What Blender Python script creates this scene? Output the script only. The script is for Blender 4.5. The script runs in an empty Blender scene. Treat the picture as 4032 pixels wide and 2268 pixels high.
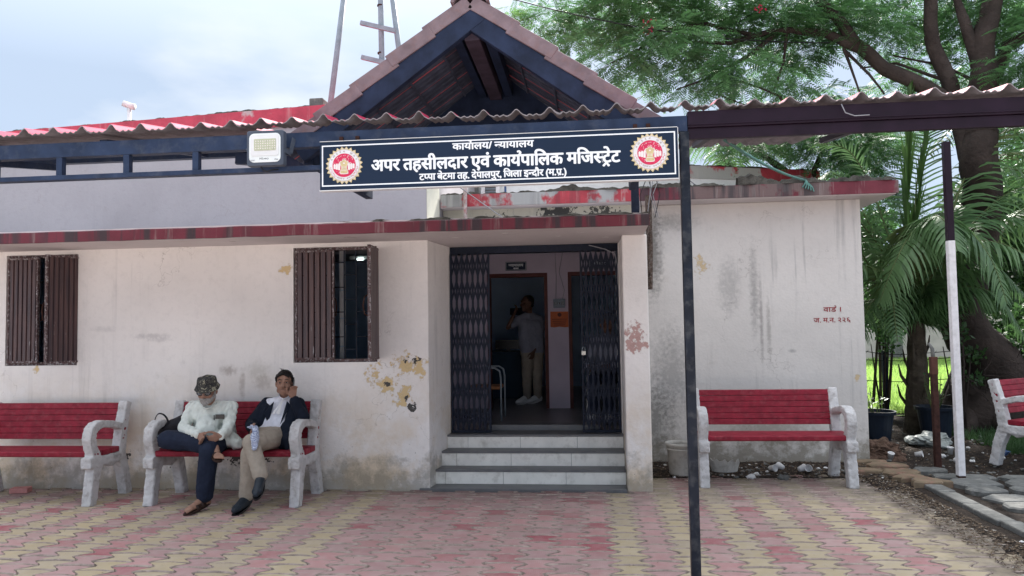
import bpy, bmesh, math, random
import numpy as np
from mathutils import Vector, Matrix, noise
rnd = random.Random(7)
SC = bpy.context.scene
COL = SC.collection
R = math.radians

# ------------------------------------------------------------------ camera, sky, sun, exposure
PITCH, YAW, ROLL = R(2.82), R(5.79), R(-0.923)
F = Vector((-math.sin(YAW)*math.cos(PITCH), math.cos(YAW)*math.cos(PITCH), math.sin(PITCH)))
RT = Vector((math.cos(YAW), math.sin(YAW), 0)); UP = RT.cross(F)
RT2 = math.cos(ROLL)*RT + math.sin(ROLL)*UP; UP2 = -math.sin(ROLL)*RT + math.cos(ROLL)*UP
CAM = Vector((0, 0, 1.6))
cd = bpy.data.cameras.new('camera'); cam = bpy.data.objects.new('camera', cd); COL.objects.link(cam)
cam.matrix_world = Matrix.Translation(CAM) @ Matrix((RT2, UP2, -F)).transposed().to_4x4()
cd.sensor_width = 36; cd.lens = 36*2903/4032; cd.clip_start = .05; cd.clip_end = 500
SC.camera = cam

SUN_DIR = Vector((0.14, 0.76, 0.66)).normalized()
wd = bpy.data.worlds.new('World'); SC.world = wd; wd.use_nodes = True
wn = wd.node_tree; bg = wn.nodes['Background']
sky = wn.nodes.new('ShaderNodeTexSky'); sky.sky_type = 'NISHITA'; sky.sun_disc = False
sky.sun_elevation = math.asin(SUN_DIR.z); sky.sun_rotation = math.atan2(SUN_DIR.x, SUN_DIR.y)
sky.air_density = 1.0; sky.dust_density = 1.6; sky.ozone_density = 2.0
tc = wn.nodes.new('ShaderNodeTexCoord')
mp = wn.nodes.new('ShaderNodeMapping'); mp.inputs['Scale'].default_value = (1, 1, 2.6); mp.inputs['Location'].default_value = (.35, .1, .0)
cn = wn.nodes.new('ShaderNodeTexNoise'); cn.inputs['Scale'].default_value = 1.7; cn.inputs['Detail'].default_value = 7; cn.inputs['Roughness'].default_value = .55
cr = wn.nodes.new('ShaderNodeMapRange'); cr.inputs[1].default_value = .44; cr.inputs[2].default_value = .68; cr.inputs[3].default_value = .96; cr.inputs[4].default_value = 1.0
cm = wn.nodes.new('ShaderNodeMix'); cm.data_type = 'RGBA'
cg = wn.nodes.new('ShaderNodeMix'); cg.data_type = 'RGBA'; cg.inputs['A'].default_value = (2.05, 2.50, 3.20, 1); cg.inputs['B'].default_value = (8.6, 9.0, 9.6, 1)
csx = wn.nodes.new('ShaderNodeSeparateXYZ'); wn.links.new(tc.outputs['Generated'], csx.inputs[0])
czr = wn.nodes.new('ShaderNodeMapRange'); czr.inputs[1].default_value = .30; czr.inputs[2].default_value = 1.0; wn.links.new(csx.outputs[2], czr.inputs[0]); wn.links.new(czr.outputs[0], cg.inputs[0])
# thin bright cloud drifting over the haze
cn2 = wn.nodes.new('ShaderNodeTexNoise'); cn2.inputs['Scale'].default_value = 2.3; cn2.inputs['Detail'].default_value = 6; wn.links.new(mp.outputs[0], cn2.inputs[0])
cr3 = wn.nodes.new('ShaderNodeMapRange'); cr3.inputs[1].default_value = .54; cr3.inputs[2].default_value = .68; cr3.inputs[3].default_value = 0; cr3.inputs[4].default_value = .8; wn.links.new(cn2.outputs[0], cr3.inputs[0])
cw = wn.nodes.new('ShaderNodeMix'); cw.data_type = 'RGBA'; cw.inputs['B'].default_value = (3.4, 3.6, 3.85, 1); wn.links.new(cr3.outputs[0], cw.inputs[0])
ca = wn.nodes.new('ShaderNodeMix'); ca.data_type = 'RGBA'; ca.blend_type = 'LIGHTEN'; ca.inputs[0].default_value = 1
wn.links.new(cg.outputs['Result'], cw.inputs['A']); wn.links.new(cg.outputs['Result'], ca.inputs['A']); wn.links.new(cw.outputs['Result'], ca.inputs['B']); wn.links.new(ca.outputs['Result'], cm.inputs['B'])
wn.links.new(tc.outputs['Generated'], mp.inputs[0]); wn.links.new(mp.outputs[0], cn.inputs[0])
wn.links.new(cn.outputs[0], cr.inputs[0]); wn.links.new(cr.outputs[0], cm.inputs[0])
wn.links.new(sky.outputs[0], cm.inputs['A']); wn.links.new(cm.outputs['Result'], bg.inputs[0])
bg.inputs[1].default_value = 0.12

sd = bpy.data.lights.new('sun', 'SUN'); sd.energy = 5.0; sd.angle = R(4); sd.color = (1, .96, .9)
so = bpy.data.objects.new('sun', sd); COL.objects.link(so)
so.rotation_euler = (-SUN_DIR).to_track_quat('-Z', 'Y').to_euler()

SC.view_settings.view_transform = 'Standard'; SC.view_settings.look = 'None'
SC.view_settings.gamma = 1; SC.view_settings.use_curve_mapping = False
SC.view_settings.exposure = 1.3
SC.render.engine = 'CYCLES'
SC.cycles.use_denoising = True
SC.cycles.max_bounces = 6; SC.cycles.transparent_max_bounces = 8
try: SC.cycles.denoiser = 'OPENIMAGEDENOISE'
except Exception: pass

# ------------------------------------------------------------------ material helpers
class NT:
    def __init__(s, name):
        s.m = bpy.data.materials.new(name); s.m.use_nodes = True
        s.t = s.m.node_tree; s.b = s.t.nodes['Principled BSDF']; s.L = s.t.links.new
        s.pos = s.t.nodes.new('ShaderNodeNewGeometry').outputs['Position']
    def n(s, k): return s.t.nodes.new('ShaderNode'+k)
    def put(s, sock, v):
        if isinstance(v, (int, float)): sock.default_value = v
        elif isinstance(v, tuple): sock.default_value = v if len(v) != 3 or sock.type == 'VECTOR' else (*v, 1)
        else: s.L(v, sock)
    def vec(s, scale=(1, 1, 1), loc=(0, 0, 0), v=None):
        m = s.n('Mapping'); s.L(v or s.pos, m.inputs[0]); m.inputs['Scale'].default_value = scale; m.inputs['Location'].default_value = loc
        return m.outputs[0]
    def noise(s, scale=5, detail=4, v=None, rough=.55, dist=0):
        a = s.n('TexNoise'); s.L(v or s.pos, a.inputs[0]); a.inputs['Scale'].default_value = scale
        a.inputs['Detail'].default_value = detail; a.inputs['Roughness'].default_value = rough; a.inputs['Distortion'].default_value = dist
        return a.outputs[0]
    def rng(s, x, a, b, c=0., d=1.):
        m = s.n('MapRange'); s.put(m.inputs[0], x)
        for i, q in enumerate((a, b, c, d)): m.inputs[i+1].default_value = q
        return m.outputs[0]
    def math(s, op, a, b=0.):
        m = s.n('Math'); m.operation = op; s.put(m.inputs[0], a); s.put(m.inputs[1], b); return m.outputs[0]
    def mix(s, f, a, b):
        m = s.n('Mix'); m.data_type = 'RGBA'; s.put(m.inputs[0], f); s.put(m.inputs['A'], a); s.put(m.inputs['B'], b)
        return m.outputs['Result']
    def sep(s):
        q = s.n('SeparateXYZ'); s.L(s.pos, q.inputs[0]); return q.outputs
    def spot(s, c, r):                      # 1 at a point, falling to 0 at radius r
        v = s.n('VectorMath'); v.operation = 'DISTANCE'; s.L(s.pos, v.inputs[0]); v.inputs[1].default_value = c
        return s.rng(v.outputs['Value'], 0, r, 1, 0)
    def bump(s, h, strength=.3, dist=.01):
        b = s.n('Bump'); b.inputs['Strength'].default_value = strength; b.inputs['Distance'].default_value = dist
        s.L(h, b.inputs['Height']); s.L(b.outputs[0], s.b.inputs['Normal'])
    def out(s, col=None, rough=None, metal=None):
        if col is not None: s.put(s.b.inputs['Base Color'], col)
        if rough is not None: s.put(s.b.inputs['Roughness'], rough)
        if metal is not None: s.put(s.b.inputs['Metallic'], metal)
        return s.m

SHINY = ('inner_floor', 'lamp_reflector', 'grey_tread_stone', 'cream_riser_tile', 'black_plastic', 'blue_wrapper')
def dk(c, k): return tuple(x*k for x in c)
def M(name, col, rough=.8, var=.25, scale=6, bump=.25, bscale=60, metal=0, dirt=None, dirt_amt=.3, rand=0, dist=.004):
    t = NT(name)
    n1 = t.noise(scale, 5)
    c = t.mix(t.rng(n1, .3, .7), dk(col, 1-var), dk(col, 1+var*.6))
    if rand:
        oi = t.n('ObjectInfo').outputs['Random']; ri = t.n('NewGeometry').outputs['Random Per Island']
        r2 = t.math('FRACT', t.math('ADD', oi, ri))
        c = t.mix(t.rng(r2, 0, 1, 0, rand), c, dk(col, .45))
    if dirt: c = t.mix(t.rng(t.noise(scale*1.7, 6, rough=.65), .5, .72, 0, dirt_amt), c, dirt)
    if bump: t.bump(t.noise(bscale, 4), bump, dist)
    t.b.inputs['Specular IOR Level'].default_value = .5 if metal or name in SHINY else .18
    return t.out(c, rough, metal)

# ------------------------------------------------------------------ mesh helpers
WL = {}
def wl(p):
    v = Vector((0, 0, 0))
    while p is not None: v += Vector(p.location); p = p.parent
    return v
def tag(o, label=None, cat=None, group=None, kind=None):
    if label: o['label'] = label
    if cat: o['category'] = cat
    if group: o['group'] = group
    if kind: o['kind'] = kind
    return o
def thing(name, label, cat, loc=(0, 0, 0), group=None):
    o = bpy.data.objects.new(name, None); COL.objects.link(o); o.location = loc; o.empty_display_size = .1
    return tag(o, label, cat, group)
def link_mesh(name, me, mats, parent=None, loc=None):
    o = bpy.data.objects.new(name, me); COL.objects.link(o)
    if not isinstance(mats, (list, tuple)): mats = [mats]
    if len(me.materials) == 0:
        for m in mats: me.materials.append(m)
    if parent is not None: o.parent = parent
    if loc is not None: o.location = loc
    return o
class MB:
    def __init__(s): s.v = []; s.f = []; s.mi = []; s.cur = 0
    def add(s, vs, fs, mi=None):
        b = len(s.v); s.v += [tuple(v) for v in vs]; s.f += [tuple(b+i for i in f) for f in fs]
        s.mi += [s.cur if mi is None else mi]*len(fs); return s
    def box(s, x0, x1, y0, y1, z0, z1, mi=None):
        return s.add([(x, y, z) for x in (x0, x1) for y in (y0, y1) for z in (z0, z1)],
                     [(0, 1, 3, 2), (4, 6, 7, 5), (0, 4, 5, 1), (2, 3, 7, 6), (0, 2, 6, 4), (1, 5, 7, 3)], mi)
    def bar(s, a, b, w, h, up=(0, 0, 1), mi=None):       # box beam from a to b; w across, h along up
        a, b = Vector(a), Vector(b); d = (b-a).normalized(); u = Vector(up); u = (u-d*u.dot(d)).normalized(); r = d.cross(u)
        vs = [p+r*sx*w/2+u*sz*h/2 for p in (a, b) for sx in (-1, 1) for sz in (-1, 1)]
        return s.add(vs, [(0, 1, 3, 2), (4, 6, 7, 5), (0, 4, 5, 1), (2, 3, 7, 6), (0, 2, 6, 4), (1, 5, 7, 3)], mi)
    def prism(s, pts, ax, a, b, mi=None):                # polygon pts (2D) extruded on axis ax from a to b
        def P(u, v, w): return {'x': (w, u, v), 'y': (u, w, v), 'z': (u, v, w)}[ax]
        n = len(pts); vs = [P(*p, a) for p in pts]+[P(*p, b) for p in pts]
        return s.add(vs, [tuple(range(n))[::-1], tuple(range(n, 2*n))]+[(i, (i+1) % n, n+(i+1) % n, n+i) for i in range(n)], mi)
    def tube(s, path, rad, seg=8, mi=None, cap=True, el=(1, 1)):
        path = [Vector(p) for p in path]; n = len(path)
        rad = [rad]*n if isinstance(rad, (int, float)) else rad
        vs = []; prev = None
        for i, p in enumerate(path):
            d = (path[min(i+1, n-1)]-path[max(i-1, 0)]).normalized()
            if prev is None: u = d.orthogonal().normalized()
            else: u = (prev-d*prev.dot(d)).normalized()
            prev = u; w = d.cross(u)
            for k in range(seg):
                t = 2*math.pi*k/seg; vs.append(p+(u*math.cos(t)*el[0]+w*math.sin(t)*el[1])*rad[i])
        fs = [(i*seg+k, i*seg+(k+1) % seg, (i+1)*seg+(k+1) % seg, (i+1)*seg+k) for i in range(n-1) for k in range(seg)]
        if cap: fs += [tuple(range(seg))[::-1], tuple((n-1)*seg+k for k in range(seg))]
        return s.add(vs, fs, mi)
    def caps(s, pts, rad, seg=12, el=1.0, up=None):      # round-ended tapered capsules along pts (one closed body per segment)
        pts = [Vector(p) for p in pts]
        rad = [rad]*len(pts) if isinstance(rad, (int, float)) else rad
        for i in range(len(pts)-1):
            a, b, ra, rb = pts[i], pts[i+1], rad[i], rad[i+1]
            d = (b-a); l = d.length; d.normalize()
            path = []; rr = []
            for k in range(4): t = math.pi/2*k/4+.12; path.append(a-d*ra*math.cos(t)); rr.append(ra*math.sin(t))
            path.append(a); rr.append(ra); path.append(b); rr.append(rb)
            for k in range(3, -1, -1): t = math.pi/2*k/4+.12; path.append(b+d*rb*math.cos(t)); rr.append(rb*math.sin(t))
            s.tube(path, rr, seg)
        return s
    def ell(s, c, r, rot=None, seg=14, rings=9):
        c = Vector(c); vs = []; rot = rot or Matrix.Identity(3)
        for i in range(1, rings):
            t = math.pi*i/rings
            for k in range(seg):
                p = 2*math.pi*k/seg
                vs.append(c+rot @ Vector((r[0]*math.sin(t)*math.cos(p), r[1]*math.sin(t)*math.sin(p), r[2]*math.cos(t))))
        fs = [(i*seg+k, (i+1)*seg+k, (i+1)*seg+(k+1) % seg, i*seg+(k+1) % seg) for i in range(rings-2) for k in range(seg)]
        t0 = len(vs); vs += [c+rot @ Vector((0, 0, r[2])), c+rot @ Vector((0, 0, -r[2]))]
        fs += [(t0, k, (k+1) % seg) for k in range(seg)]+[(t0+1, (rings-2)*seg+(k+1) % seg, (rings-2)*seg+k) for k in range(seg)]
        return s.add(vs, fs)
    def lathe(s, prof, c=(0, 0, 0), seg=20, mi=None):
        vs = [(c[0]+r*math.cos(2*math.pi*k/seg), c[1]+r*math.sin(2*math.pi*k/seg), c[2]+z) for r, z in prof for k in range(seg)]
        n = len(prof)
        return s.add(vs, [(i*seg+k, i*seg+(k+1) % seg, (i+1)*seg+(k+1) % seg, (i+1)*seg+k) for i in range(n-1) for k in range(seg)], mi)
    def quad(s, *p, mi=None): return s.add(p, [tuple(range(len(p)))], mi)
    def mesh(s, name, smooth=False, off=None):
        me = bpy.data.meshes.new(name)
        vs = s.v if off is None else [(v[0]-off[0], v[1]-off[1], v[2]-off[2]) for v in s.v]
        me.from_pydata(vs, [], s.f)
        if any(s.mi): me.polygons.foreach_set('material_index', s.mi)
        if smooth: me.polygons.foreach_set('use_smooth', [True]*len(me.polygons))
        me.update(); return me
    def build(s, name, mats, parent=None, smooth=False, bevel=0, seg=2, local=False):
        me = s.mesh(name, smooth, None if (parent is None or local) else wl(parent))
        o = link_mesh(name, me, mats, parent)
        if bevel:
            b = o.modifiers.new('bevel', 'BEVEL'); b.width = bevel; b.segments = seg; b.limit_method = 'ANGLE'; b.angle_limit = R(40)
        return o
def fuse(mb, name, mats, parent=None, voxel=.01, smooth=4, local=False, wob=0, wscale=8, vec=None):
    """overlapping closed bodies -> one continuous surface"""
    me = mb.mesh('tmp', False, None if (parent is None or local) else wl(parent))
    o = bpy.data.objects.new('tmp', me); COL.objects.link(o)
    r = o.modifiers.new('r', 'REMESH'); r.mode = 'VOXEL'; r.voxel_size = voxel; r.use_smooth_shade = True
    if smooth: q = o.modifiers.new('s', 'SMOOTH'); q.iterations = smooth; q.factor = .5
    dg = bpy.context.evaluated_depsgraph_get(); dg.update()
    m2 = bpy.data.meshes.new_from_object(o.evaluated_get(dg)); m2.name = name
    bpy.data.objects.remove(o)
    if wob:
        n = len(m2.vertices); co = np.empty(n*3); m2.vertices.foreach_get('co', co); co = co.reshape(-1, 3)
        no = np.empty(n*3); m2.vertex_normals.foreach_get('vector', no); no = no.reshape(-1, 3)
        sc = vec or (1, 1, 1)
        d = np.array([abs(noise.noise(Vector((p[0]*wscale*sc[0], p[1]*wscale*sc[1], p[2]*wscale*sc[2]))))*1.4
                      + .5*abs(noise.noise(Vector((p[0]*wscale*2.3, p[1]*wscale*2.3, p[2]*wscale*2.3)))) for p in co])
        co -= no*((d-.38)*wob)[:, None]; m2.vertices.foreach_set('co', co.ravel()); m2.update()
    m2.polygons.foreach_set('use_smooth', [True]*len(m2.polygons))
    m2.materials.clear()
    return link_mesh(name, m2, mats, parent)
def children(o): return [c for c in bpy.data.objects if c.parent == o]
def copy_tree(o, parent=None, kids=None):
    if kids is None:
        kids = {}
        for c in bpy.data.objects:
            if c.parent: kids.setdefault(c.parent.name, []).append(c)
    c = o.copy(); COL.objects.link(c); c.parent = parent
    for ch in kids.get(o.name, []): copy_tree(ch, c, kids)
    return c
def in_view(p, mx=.06):
    d = Vector(p)-CAM; z = d.dot(F)
    if z < .2: return False
    u = d.dot(RT2)/z*2903/2016; v = d.dot(UP2)/z*2903/1134
    return abs(u) < 1+mx and abs(v) < 1+mx

# ------------------------------------------------------------------ materials
def wall_mat(name, base, peels=(), holes=(), streaks=.35, low=.9, marks=(), yellow=.0):
    t = NT(name); x, y, z = t.sep()
    c = t.mix(t.rng(t.noise(1.3, 6), .3, .7), dk(base, .9), dk(base, 1.06))
    c = t.mix(t.rng(t.noise(14, 6, rough=.7), .5, .8, 0, .35), c, dk(base, .72))
    c = t.mix(t.rng(t.noise(5, 8, rough=.65), .62, .8, 0, .3), c, (.40, .35, .29))
    # rain streaks: stretched noise, broken up by a second one
    st = t.rng(t.noise(1, 5, t.vec((7, 7, .35)), rough=.65), .55, .72)
    st = t.math('MULTIPLY', st, t.rng(t.noise(1.1, 3), .42, .65, 0, streaks))
    c = t.mix(st, c, (.20, .20, .20))
    vo = t.n('TexVoronoi'); vo.feature = 'DISTANCE_TO_EDGE'; vo.inputs['Scale'].default_value = .9; wp_ = t.n('VectorMath'); wp_.operation = 'ADD'; nv_ = t.n('TexNoise'); nv_.inputs['Scale'].default_value = 3.5; nv_.inputs['Detail'].default_value = 6; t.L(t.pos, nv_.inputs[0]); t.L(t.pos, wp_.inputs[0]); t.L(nv_.outputs['Color'], wp_.inputs[1]); t.L(wp_.outputs[0], vo.inputs['Vector'])
    ck_ = t.math('MULTIPLY', t.rng(vo.outputs['Distance'], .0, .006, 1, 0), t.rng(t.noise(.8, 3), .5, .62, 0, .5)); c = t.mix(ck_, c, (.25, .22, .2))
    c = t.mix(t.math('MULTIPLY', t.rng(t.noise(2.6, 7, rough=.72), .52, .72, 0, .30), t.rng(z, .2, 2.4, 1, .45)), c, dk(base, .62))
    # warm damp bloom and splash dirt near the foot of the wall, ragged outline
    if yellow:
        yb = t.math('MULTIPLY', t.rng(z, .15, 1.25, 1, 0), t.rng(t.noise(2.2, 7, rough=.65), .40, .60, 0, yellow))
        c = t.mix(yb, c, (.62, .47, .29))
    h = t.math('ADD', t.rng(z, 0, .55, 1, 0), t.rng(t.noise(6, 8, rough=.7), .3, .7, -.55, .35))
    c = t.mix(t.rng(h, .30, .75, 0, low*.8), c, (.22, .195, .15))
    sp = t.math('MULTIPLY', t.rng(t.noise(22, 5, rough=.75), .64, .70), t.rng(z, .1, .75, .8, 0))
    c = t.mix(sp, c, (.17, .14, .11))
    hgt = None
    nz = t.noise(16, 7, rough=.68); nz2 = t.noise(30, 5)
    acc = None
    for (p, r, col) in peels:
        s = t.math('ADD', t.spot(p, r*1.15), t.rng(nz, .34, .66, -.78, .36)); g = t.rng(t.spot(p, r*1.15), .01, .1)
        c = t.mix(t.math('MULTIPLY', t.rng(s, .20, .44, 0, .45), g), c, dk(col, .62) if sum(col) > 1 else col)
        m = t.math('MULTIPLY', t.rng(s, .42, .45), g); c = t.mix(m, c, col); acc = m if acc is None else t.math('MAXIMUM', acc, m)
    for (p, r, col) in holes:
        s = t.math('ADD', t.spot(p, r), t.rng(nz2, .3, .7, -.6, .45)); m = t.math('MULTIPLY', t.rng(s, .42, .47), t.rng(t.spot(p, r), .02, .12)); c = t.mix(m, c, col)
    for (a, wv, r, col, am) in marks:       # scuffs / streaks: stretched spot
        v = t.vec(wv, tuple(-a[i]*wv[i] for i in range(3)))
        l = t.n('VectorMath'); l.operation = 'LENGTH'; t.L(v, l.inputs[0])
        s = t.math('ADD', t.rng(l.outputs['Value'], 0, r, 1, 0), t.rng(nz2, .3, .7, -.38, .22))
        c = t.mix(t.math('MULTIPLY', t.rng(s, .06, .80, 0, am*.72), t.rng(l.outputs['Value'], r*.55, r, 1, 0)), c, col)
    hh = t.math('ADD', t.noise(35, 6, rough=.6), t.math('MULTIPLY', t.noise(4, 3), 2.))
    if acc is not None: hh = t.math('SUBTRACT', hh, t.math('MULTIPLY', acc, .5))
    t.bump(hh, .45, .008)
    return t.out(c, .85)

def band_mat(name, red, bare, black_amt=.6, bare_amt=.3, lo=.5):
    t = NT(name); x, y, z = t.sep()
    c = t.mix(t.rng(t.noise(5, 6), .3, .7), dk(red, .8), dk(red, 1.15))
    c = t.mix(t.rng(t.noise(1, 6, t.vec((1.2, 1.2, .9)), rough=.6), lo, lo+.03, 0, bare_amt), c, bare)
    c = t.mix(t.rng(t.noise(1, 6, t.vec((14, 14, .8)), rough=.7), .56, .68, 0, .35), c, (.5, .46, .42))
    c = t.mix(t.math('MULTIPLY', t.rng(t.noise(1, 5, t.vec((9, 9, .5)), rough=.6), .47, .56), t.rng(t.noise(.9, 2), .45, .55, 0, black_amt)), c, (.03, .03, .035))
    t.bump(t.noise(40, 5), .4, .006)
    return t.out(c, .75)

YEL = (.66, .50, .27); CHAR = (.07, .065, .06)
m_wallA = wall_mat('lime_washed_wall', (.84, .80, .765), yellow=.75, low=.75,
    peels=[((-2.114, 7.15, 1.15), .13, YEL), ((-1.80, 7.15, 1.21), .17, YEL), ((-1.66, 7.15, 1.20), .14, YEL), ((-1.994, 7.15, 1.02), .15, YEL),
           ((-1.835, 7.15, .90), .14, YEL), ((-1.80, 7.15, .96), .10, YEL), ((-3.011, 7.15, 2.20), .09, YEL), ((-5.7, 7.15, 1.21), .05, YEL), ((.46, 7.15, 1.49), .13, (.52, .33, .30)), ((.42, 7.15, 1.38), .1, (.52, .33, .30)), ((.50, 7.15, 1.38), .09, (.52, .33, .30))],
    holes=[((-1.69, 7.15, 1.255), .07, CHAR), ((-1.79, 7.15, 1.265), .05, CHAR), ((-1.97, 7.15, 1.03), .05, CHAR), ((-1.80, 7.15, .90), .05, CHAR), ((-1.74, 7.15, .80), .07, CHAR), ((-3.55, 7.15, .33), .16, CHAR), ((-3.2, 7.15, .36), .12, CHAR), ((-3.85, 7.15, .3), .12, CHAR), ((-4.75, 7.15, .30), .13, CHAR), ((-4.2, 7.15, .28), .10, CHAR), ((-2.75, 7.15, .36), .07, CHAR)],
    marks=[((-4.45, 7.15, 1.54), (3.2, 1, 22), 1, (.35, .33, .33), .55), ((-4.35, 7.15, 1.50), (5, 1, 26), 1, (.35, .33, .33), .45), ((-4.95, 7.15, 1.62), (4, 1, 20), 1, (.35, .33, .33), .35),
           ((-3.62, 7.15, 1.18), (7, 1, 12), 1, (.3, .24, .2), .8), ((-3.47, 7.15, 1.04), (18, 1, 4), 1, (.34, .28, .24), .7), ((-3.25, 7.15, 1.05), (6, 1, 8), 1, (.34, .28, .24), .6), ((-3.30, 7.15, 1.18), (5, 1, 6), 1, (.42, .38, .30), .5)])
m_wallB = wall_mat('grey_stained_wall', (.66, .625, .59), streaks=.75, low=1.0,
    peels=[((1.322, 8.65, 2.20), .12, (.58, .45, .28)), ((1.30, 8.65, 2.30), .08, (.58, .45, .28)), ((3.0, 8.65, .95), .06, (.58, .45, .28))],
    holes=[], marks=[((1.90, 8.65, 1.9), (12, 1, 1.3), 1, (.24, .23, .22), .85), ((1.97, 8.65, 1.6), (30, 1, 1.2), 1, (.2, .18, .17), .8), ((2.05, 8.65, 1.5), (26, 1, 1.8), 1, (.22, .2, .18), .7), ((1.62, 8.65, 2.0), (5, 1, 2.), 1, (.30, .29, .28), .7),
           ((2.3, 8.65, 1.25), (14, 1, 30), 1, (.2, .2, .2), .8), ((.95, 8.65, 1.0), (2.6, 1, 1.2), 1, (.22, .21, .2), .8), ((.78, 8.65, 2.4), (6, 1, 1.2), 1, (.06, .06, .055), .95), ((.75, 8.65, .5), (3, 1, 1.6), 1, (.12, .12, .11), .85), ((2.0, 8.65, .35), (1.2, 1, 4), 1, (.2, .18, .13), .7), ((1.0, 8.65, 2.75), (2.2, 1, 6), 1, (.15, .15, .14), .6)])
m_wallC = wall_mat('upper_grey_wall', (.35, .335, .355), streaks=.25, low=0)
m_wallW = wall_mat('white_rear_wall', (.80, .80, .79), streaks=.12, low=0)
m_wallY = wall_mat('cream_side_wall', (.74, .72, .60), streaks=.5, low=0)
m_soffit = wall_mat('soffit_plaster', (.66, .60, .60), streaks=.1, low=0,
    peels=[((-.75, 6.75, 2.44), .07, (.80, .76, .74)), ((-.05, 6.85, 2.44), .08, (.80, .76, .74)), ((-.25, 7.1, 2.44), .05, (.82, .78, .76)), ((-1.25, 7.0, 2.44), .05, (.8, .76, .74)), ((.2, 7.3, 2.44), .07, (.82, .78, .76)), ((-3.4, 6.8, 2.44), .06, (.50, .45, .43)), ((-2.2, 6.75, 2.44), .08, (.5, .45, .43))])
m_bandA = band_mat('maroon_fascia', (.15, .022, .038), (.05, .045, .045), .85, 0)
m_bandB = band_mat('weathered_fascia', (.15, .022, .036), (.16, .13, .12), .75, .75, .5)
m_bandP = band_mat('peeling_parapet', (.48, .05, .085), (.46, .42, .41), .0, .8, .57)
m_bandG = band_mat('bare_cement_band', (.40, .045, .06), (.36, .36, .35), .35, 1., .47)
m_moss = M('mossy_mortar', (.075, .068, .058), .95, .5, 12, .9, 30, dist=.02)
m_gbroom = M('inner_wall_paint', (.58, .50, .58), .8, .12, 2, .2)
m_room = M('office_wall_paint', (.55, .70, .88), .8, .1, 2, .1)
m_iceil = M('inner_ceiling', (.5, .48, .5), .8, .1, 2, .1)
m_ifloor = M('inner_floor', (.20, .19, .20), .35, .2, 3, .05)
m_tileW = M('cream_riser_tile', (.80, .78, .72), .35, .12, 5, .05, dirt=(.3, .27, .22), dirt_amt=.5)
m_tread = M('grey_tread_stone', (.13, .13, .135), .45, .2, 8, .15, dirt=(.2, .18, .15), dirt_amt=.4)
m_frame = M('maroon_door_frame', (.12, .035, .03), .5, .3, 10, .1)
m_shut = NT('brown_shutter_paint')
_t = m_shut; _c = _t.mix(_t.rng(_t.noise(1, 5, _t.vec((30, 30, 2))), .35, .7), (.045, .028, .034), (.115, .06, .055))
_c = _t.mix(_t.math('MULTIPLY', _t.rng(_t.noise(1, 5, _t.vec((45, 45, 5)), rough=.6), .66, .68), _t.rng(_t.sep()[2], 1.3, 1.75, 1, .05)), _c, (.6, .6, .6))
_t.bump(_t.noise(60, 3), .2, .003); m_shut = _t.out(_c, .42)
m_shutedge = M('scraped_shutter_edge', (.10, .06, .06), .6, .4, 30, .2, dirt=(.6, .6, .6), dirt_amt=.9)
m_gate = M('dark_blue_gate_paint', (.009, .014, .030), .5, .3, 20, .1, dirt=(.08, .08, .10), dirt_amt=.2)
m_navy = M('haze_blue_frame_paint', (.026, .042, .085), .45, .3, 8, .1, dirt=(.08, .09, .12), dirt_amt=.5)  # blue haze over the shaded beams is mixed into this frame colour
m_black = M('worn_black_pole_paint', (.012, .016, .026), .38, .4, 7, .15, 40, dirt=(.13, .13, .13), dirt_amt=.45)
m_maroonsteel = M('maroon_steel_paint', (.016, .007, .016), .45, .3, 8, .1)
m_rust = M('rusty_pipe', (.055, .024, .019), .8, .5, 20, .3)
m_sheetP = M('pink_sheet_paint', (.46, .035, .09), .7, .18, 6, .15)
m_sheetU = M('raw_sheet_underside', (.27, .245, .255), .85, .25, 7, .3, dirt=(.18, .16, .15), dirt_amt=.6)
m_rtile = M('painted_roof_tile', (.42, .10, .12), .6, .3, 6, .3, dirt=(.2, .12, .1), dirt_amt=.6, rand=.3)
m_rtileU = M('shaded_tile_underside', (.075, .085, .125), .85, .35, 10, .4, dirt=(.045, .05, .075), dirt_amt=.6, rand=.3)  # bare tile underside, its colour darkened for the shade inside the gable
m_rtile2 = M('verge_tile', (.22, .165, .18), .7, .3, 9, .35, dirt=(.22, .12, .1), dirt_amt=.5, rand=.2)
m_wood = M('painted_rafter', (.018, .028, .060), .6, .4, 9, .3)
m_wood2 = M('ridge_beam_wood', (.06, .045, .065), .7, .4, 9, .3)
m_conc = M('painted_bench_concrete', (.57, .555, .55), .8, .16, 9, .8, 38, dirt=(.27, .245, .225), dirt_amt=.75, dist=.009)
m_bred = M('bench_red_paint', (.235, .016, .032), .5, .3, 12, .4, 50, dirt=(.34, .10, .11), dirt_amt=.4)
m_steel = M('galvanised_pipe', (.25, .29, .33), .5, .2, 10, .1)
m_white = M('white_paint', (.72, .72, .72), .5, .08, 10, .1)
m_whitepole = M('white_pole_paint', (.74, .72, .73), .5, .12, 14, .2, dirt=(.4, .38, .36), dirt_amt=.4)
m_soil = M('bare_soil', (.030, .022, .018), .98, .5, 5, 1.0, 30, dirt=(.07, .054, .042), dirt_amt=.7, dist=.03)
m_plaza = M('joint_sand', (.055, .045, .038), .95, .3, 6, .6, 60)
m_farground = M('far_plaza_paving', (.52, .46, .43), .9, .3, 3, .4)
m_stoneG = M('slate_paving', (.15, .15, .142), .8, .3, 7, .7, 25, dirt=(.30, .29, .27), dirt_amt=.55, rand=.35, dist=.012)
m_stoneY = M('yellow_sandstone', (.22, .165, .11), .85, .3, 7, .7, 25, dirt=(.3, .15, .12), dirt_amt=.7, rand=.3, dist=.012)
m_grass = NT('grass_field_turf'); _t = m_grass
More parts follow.
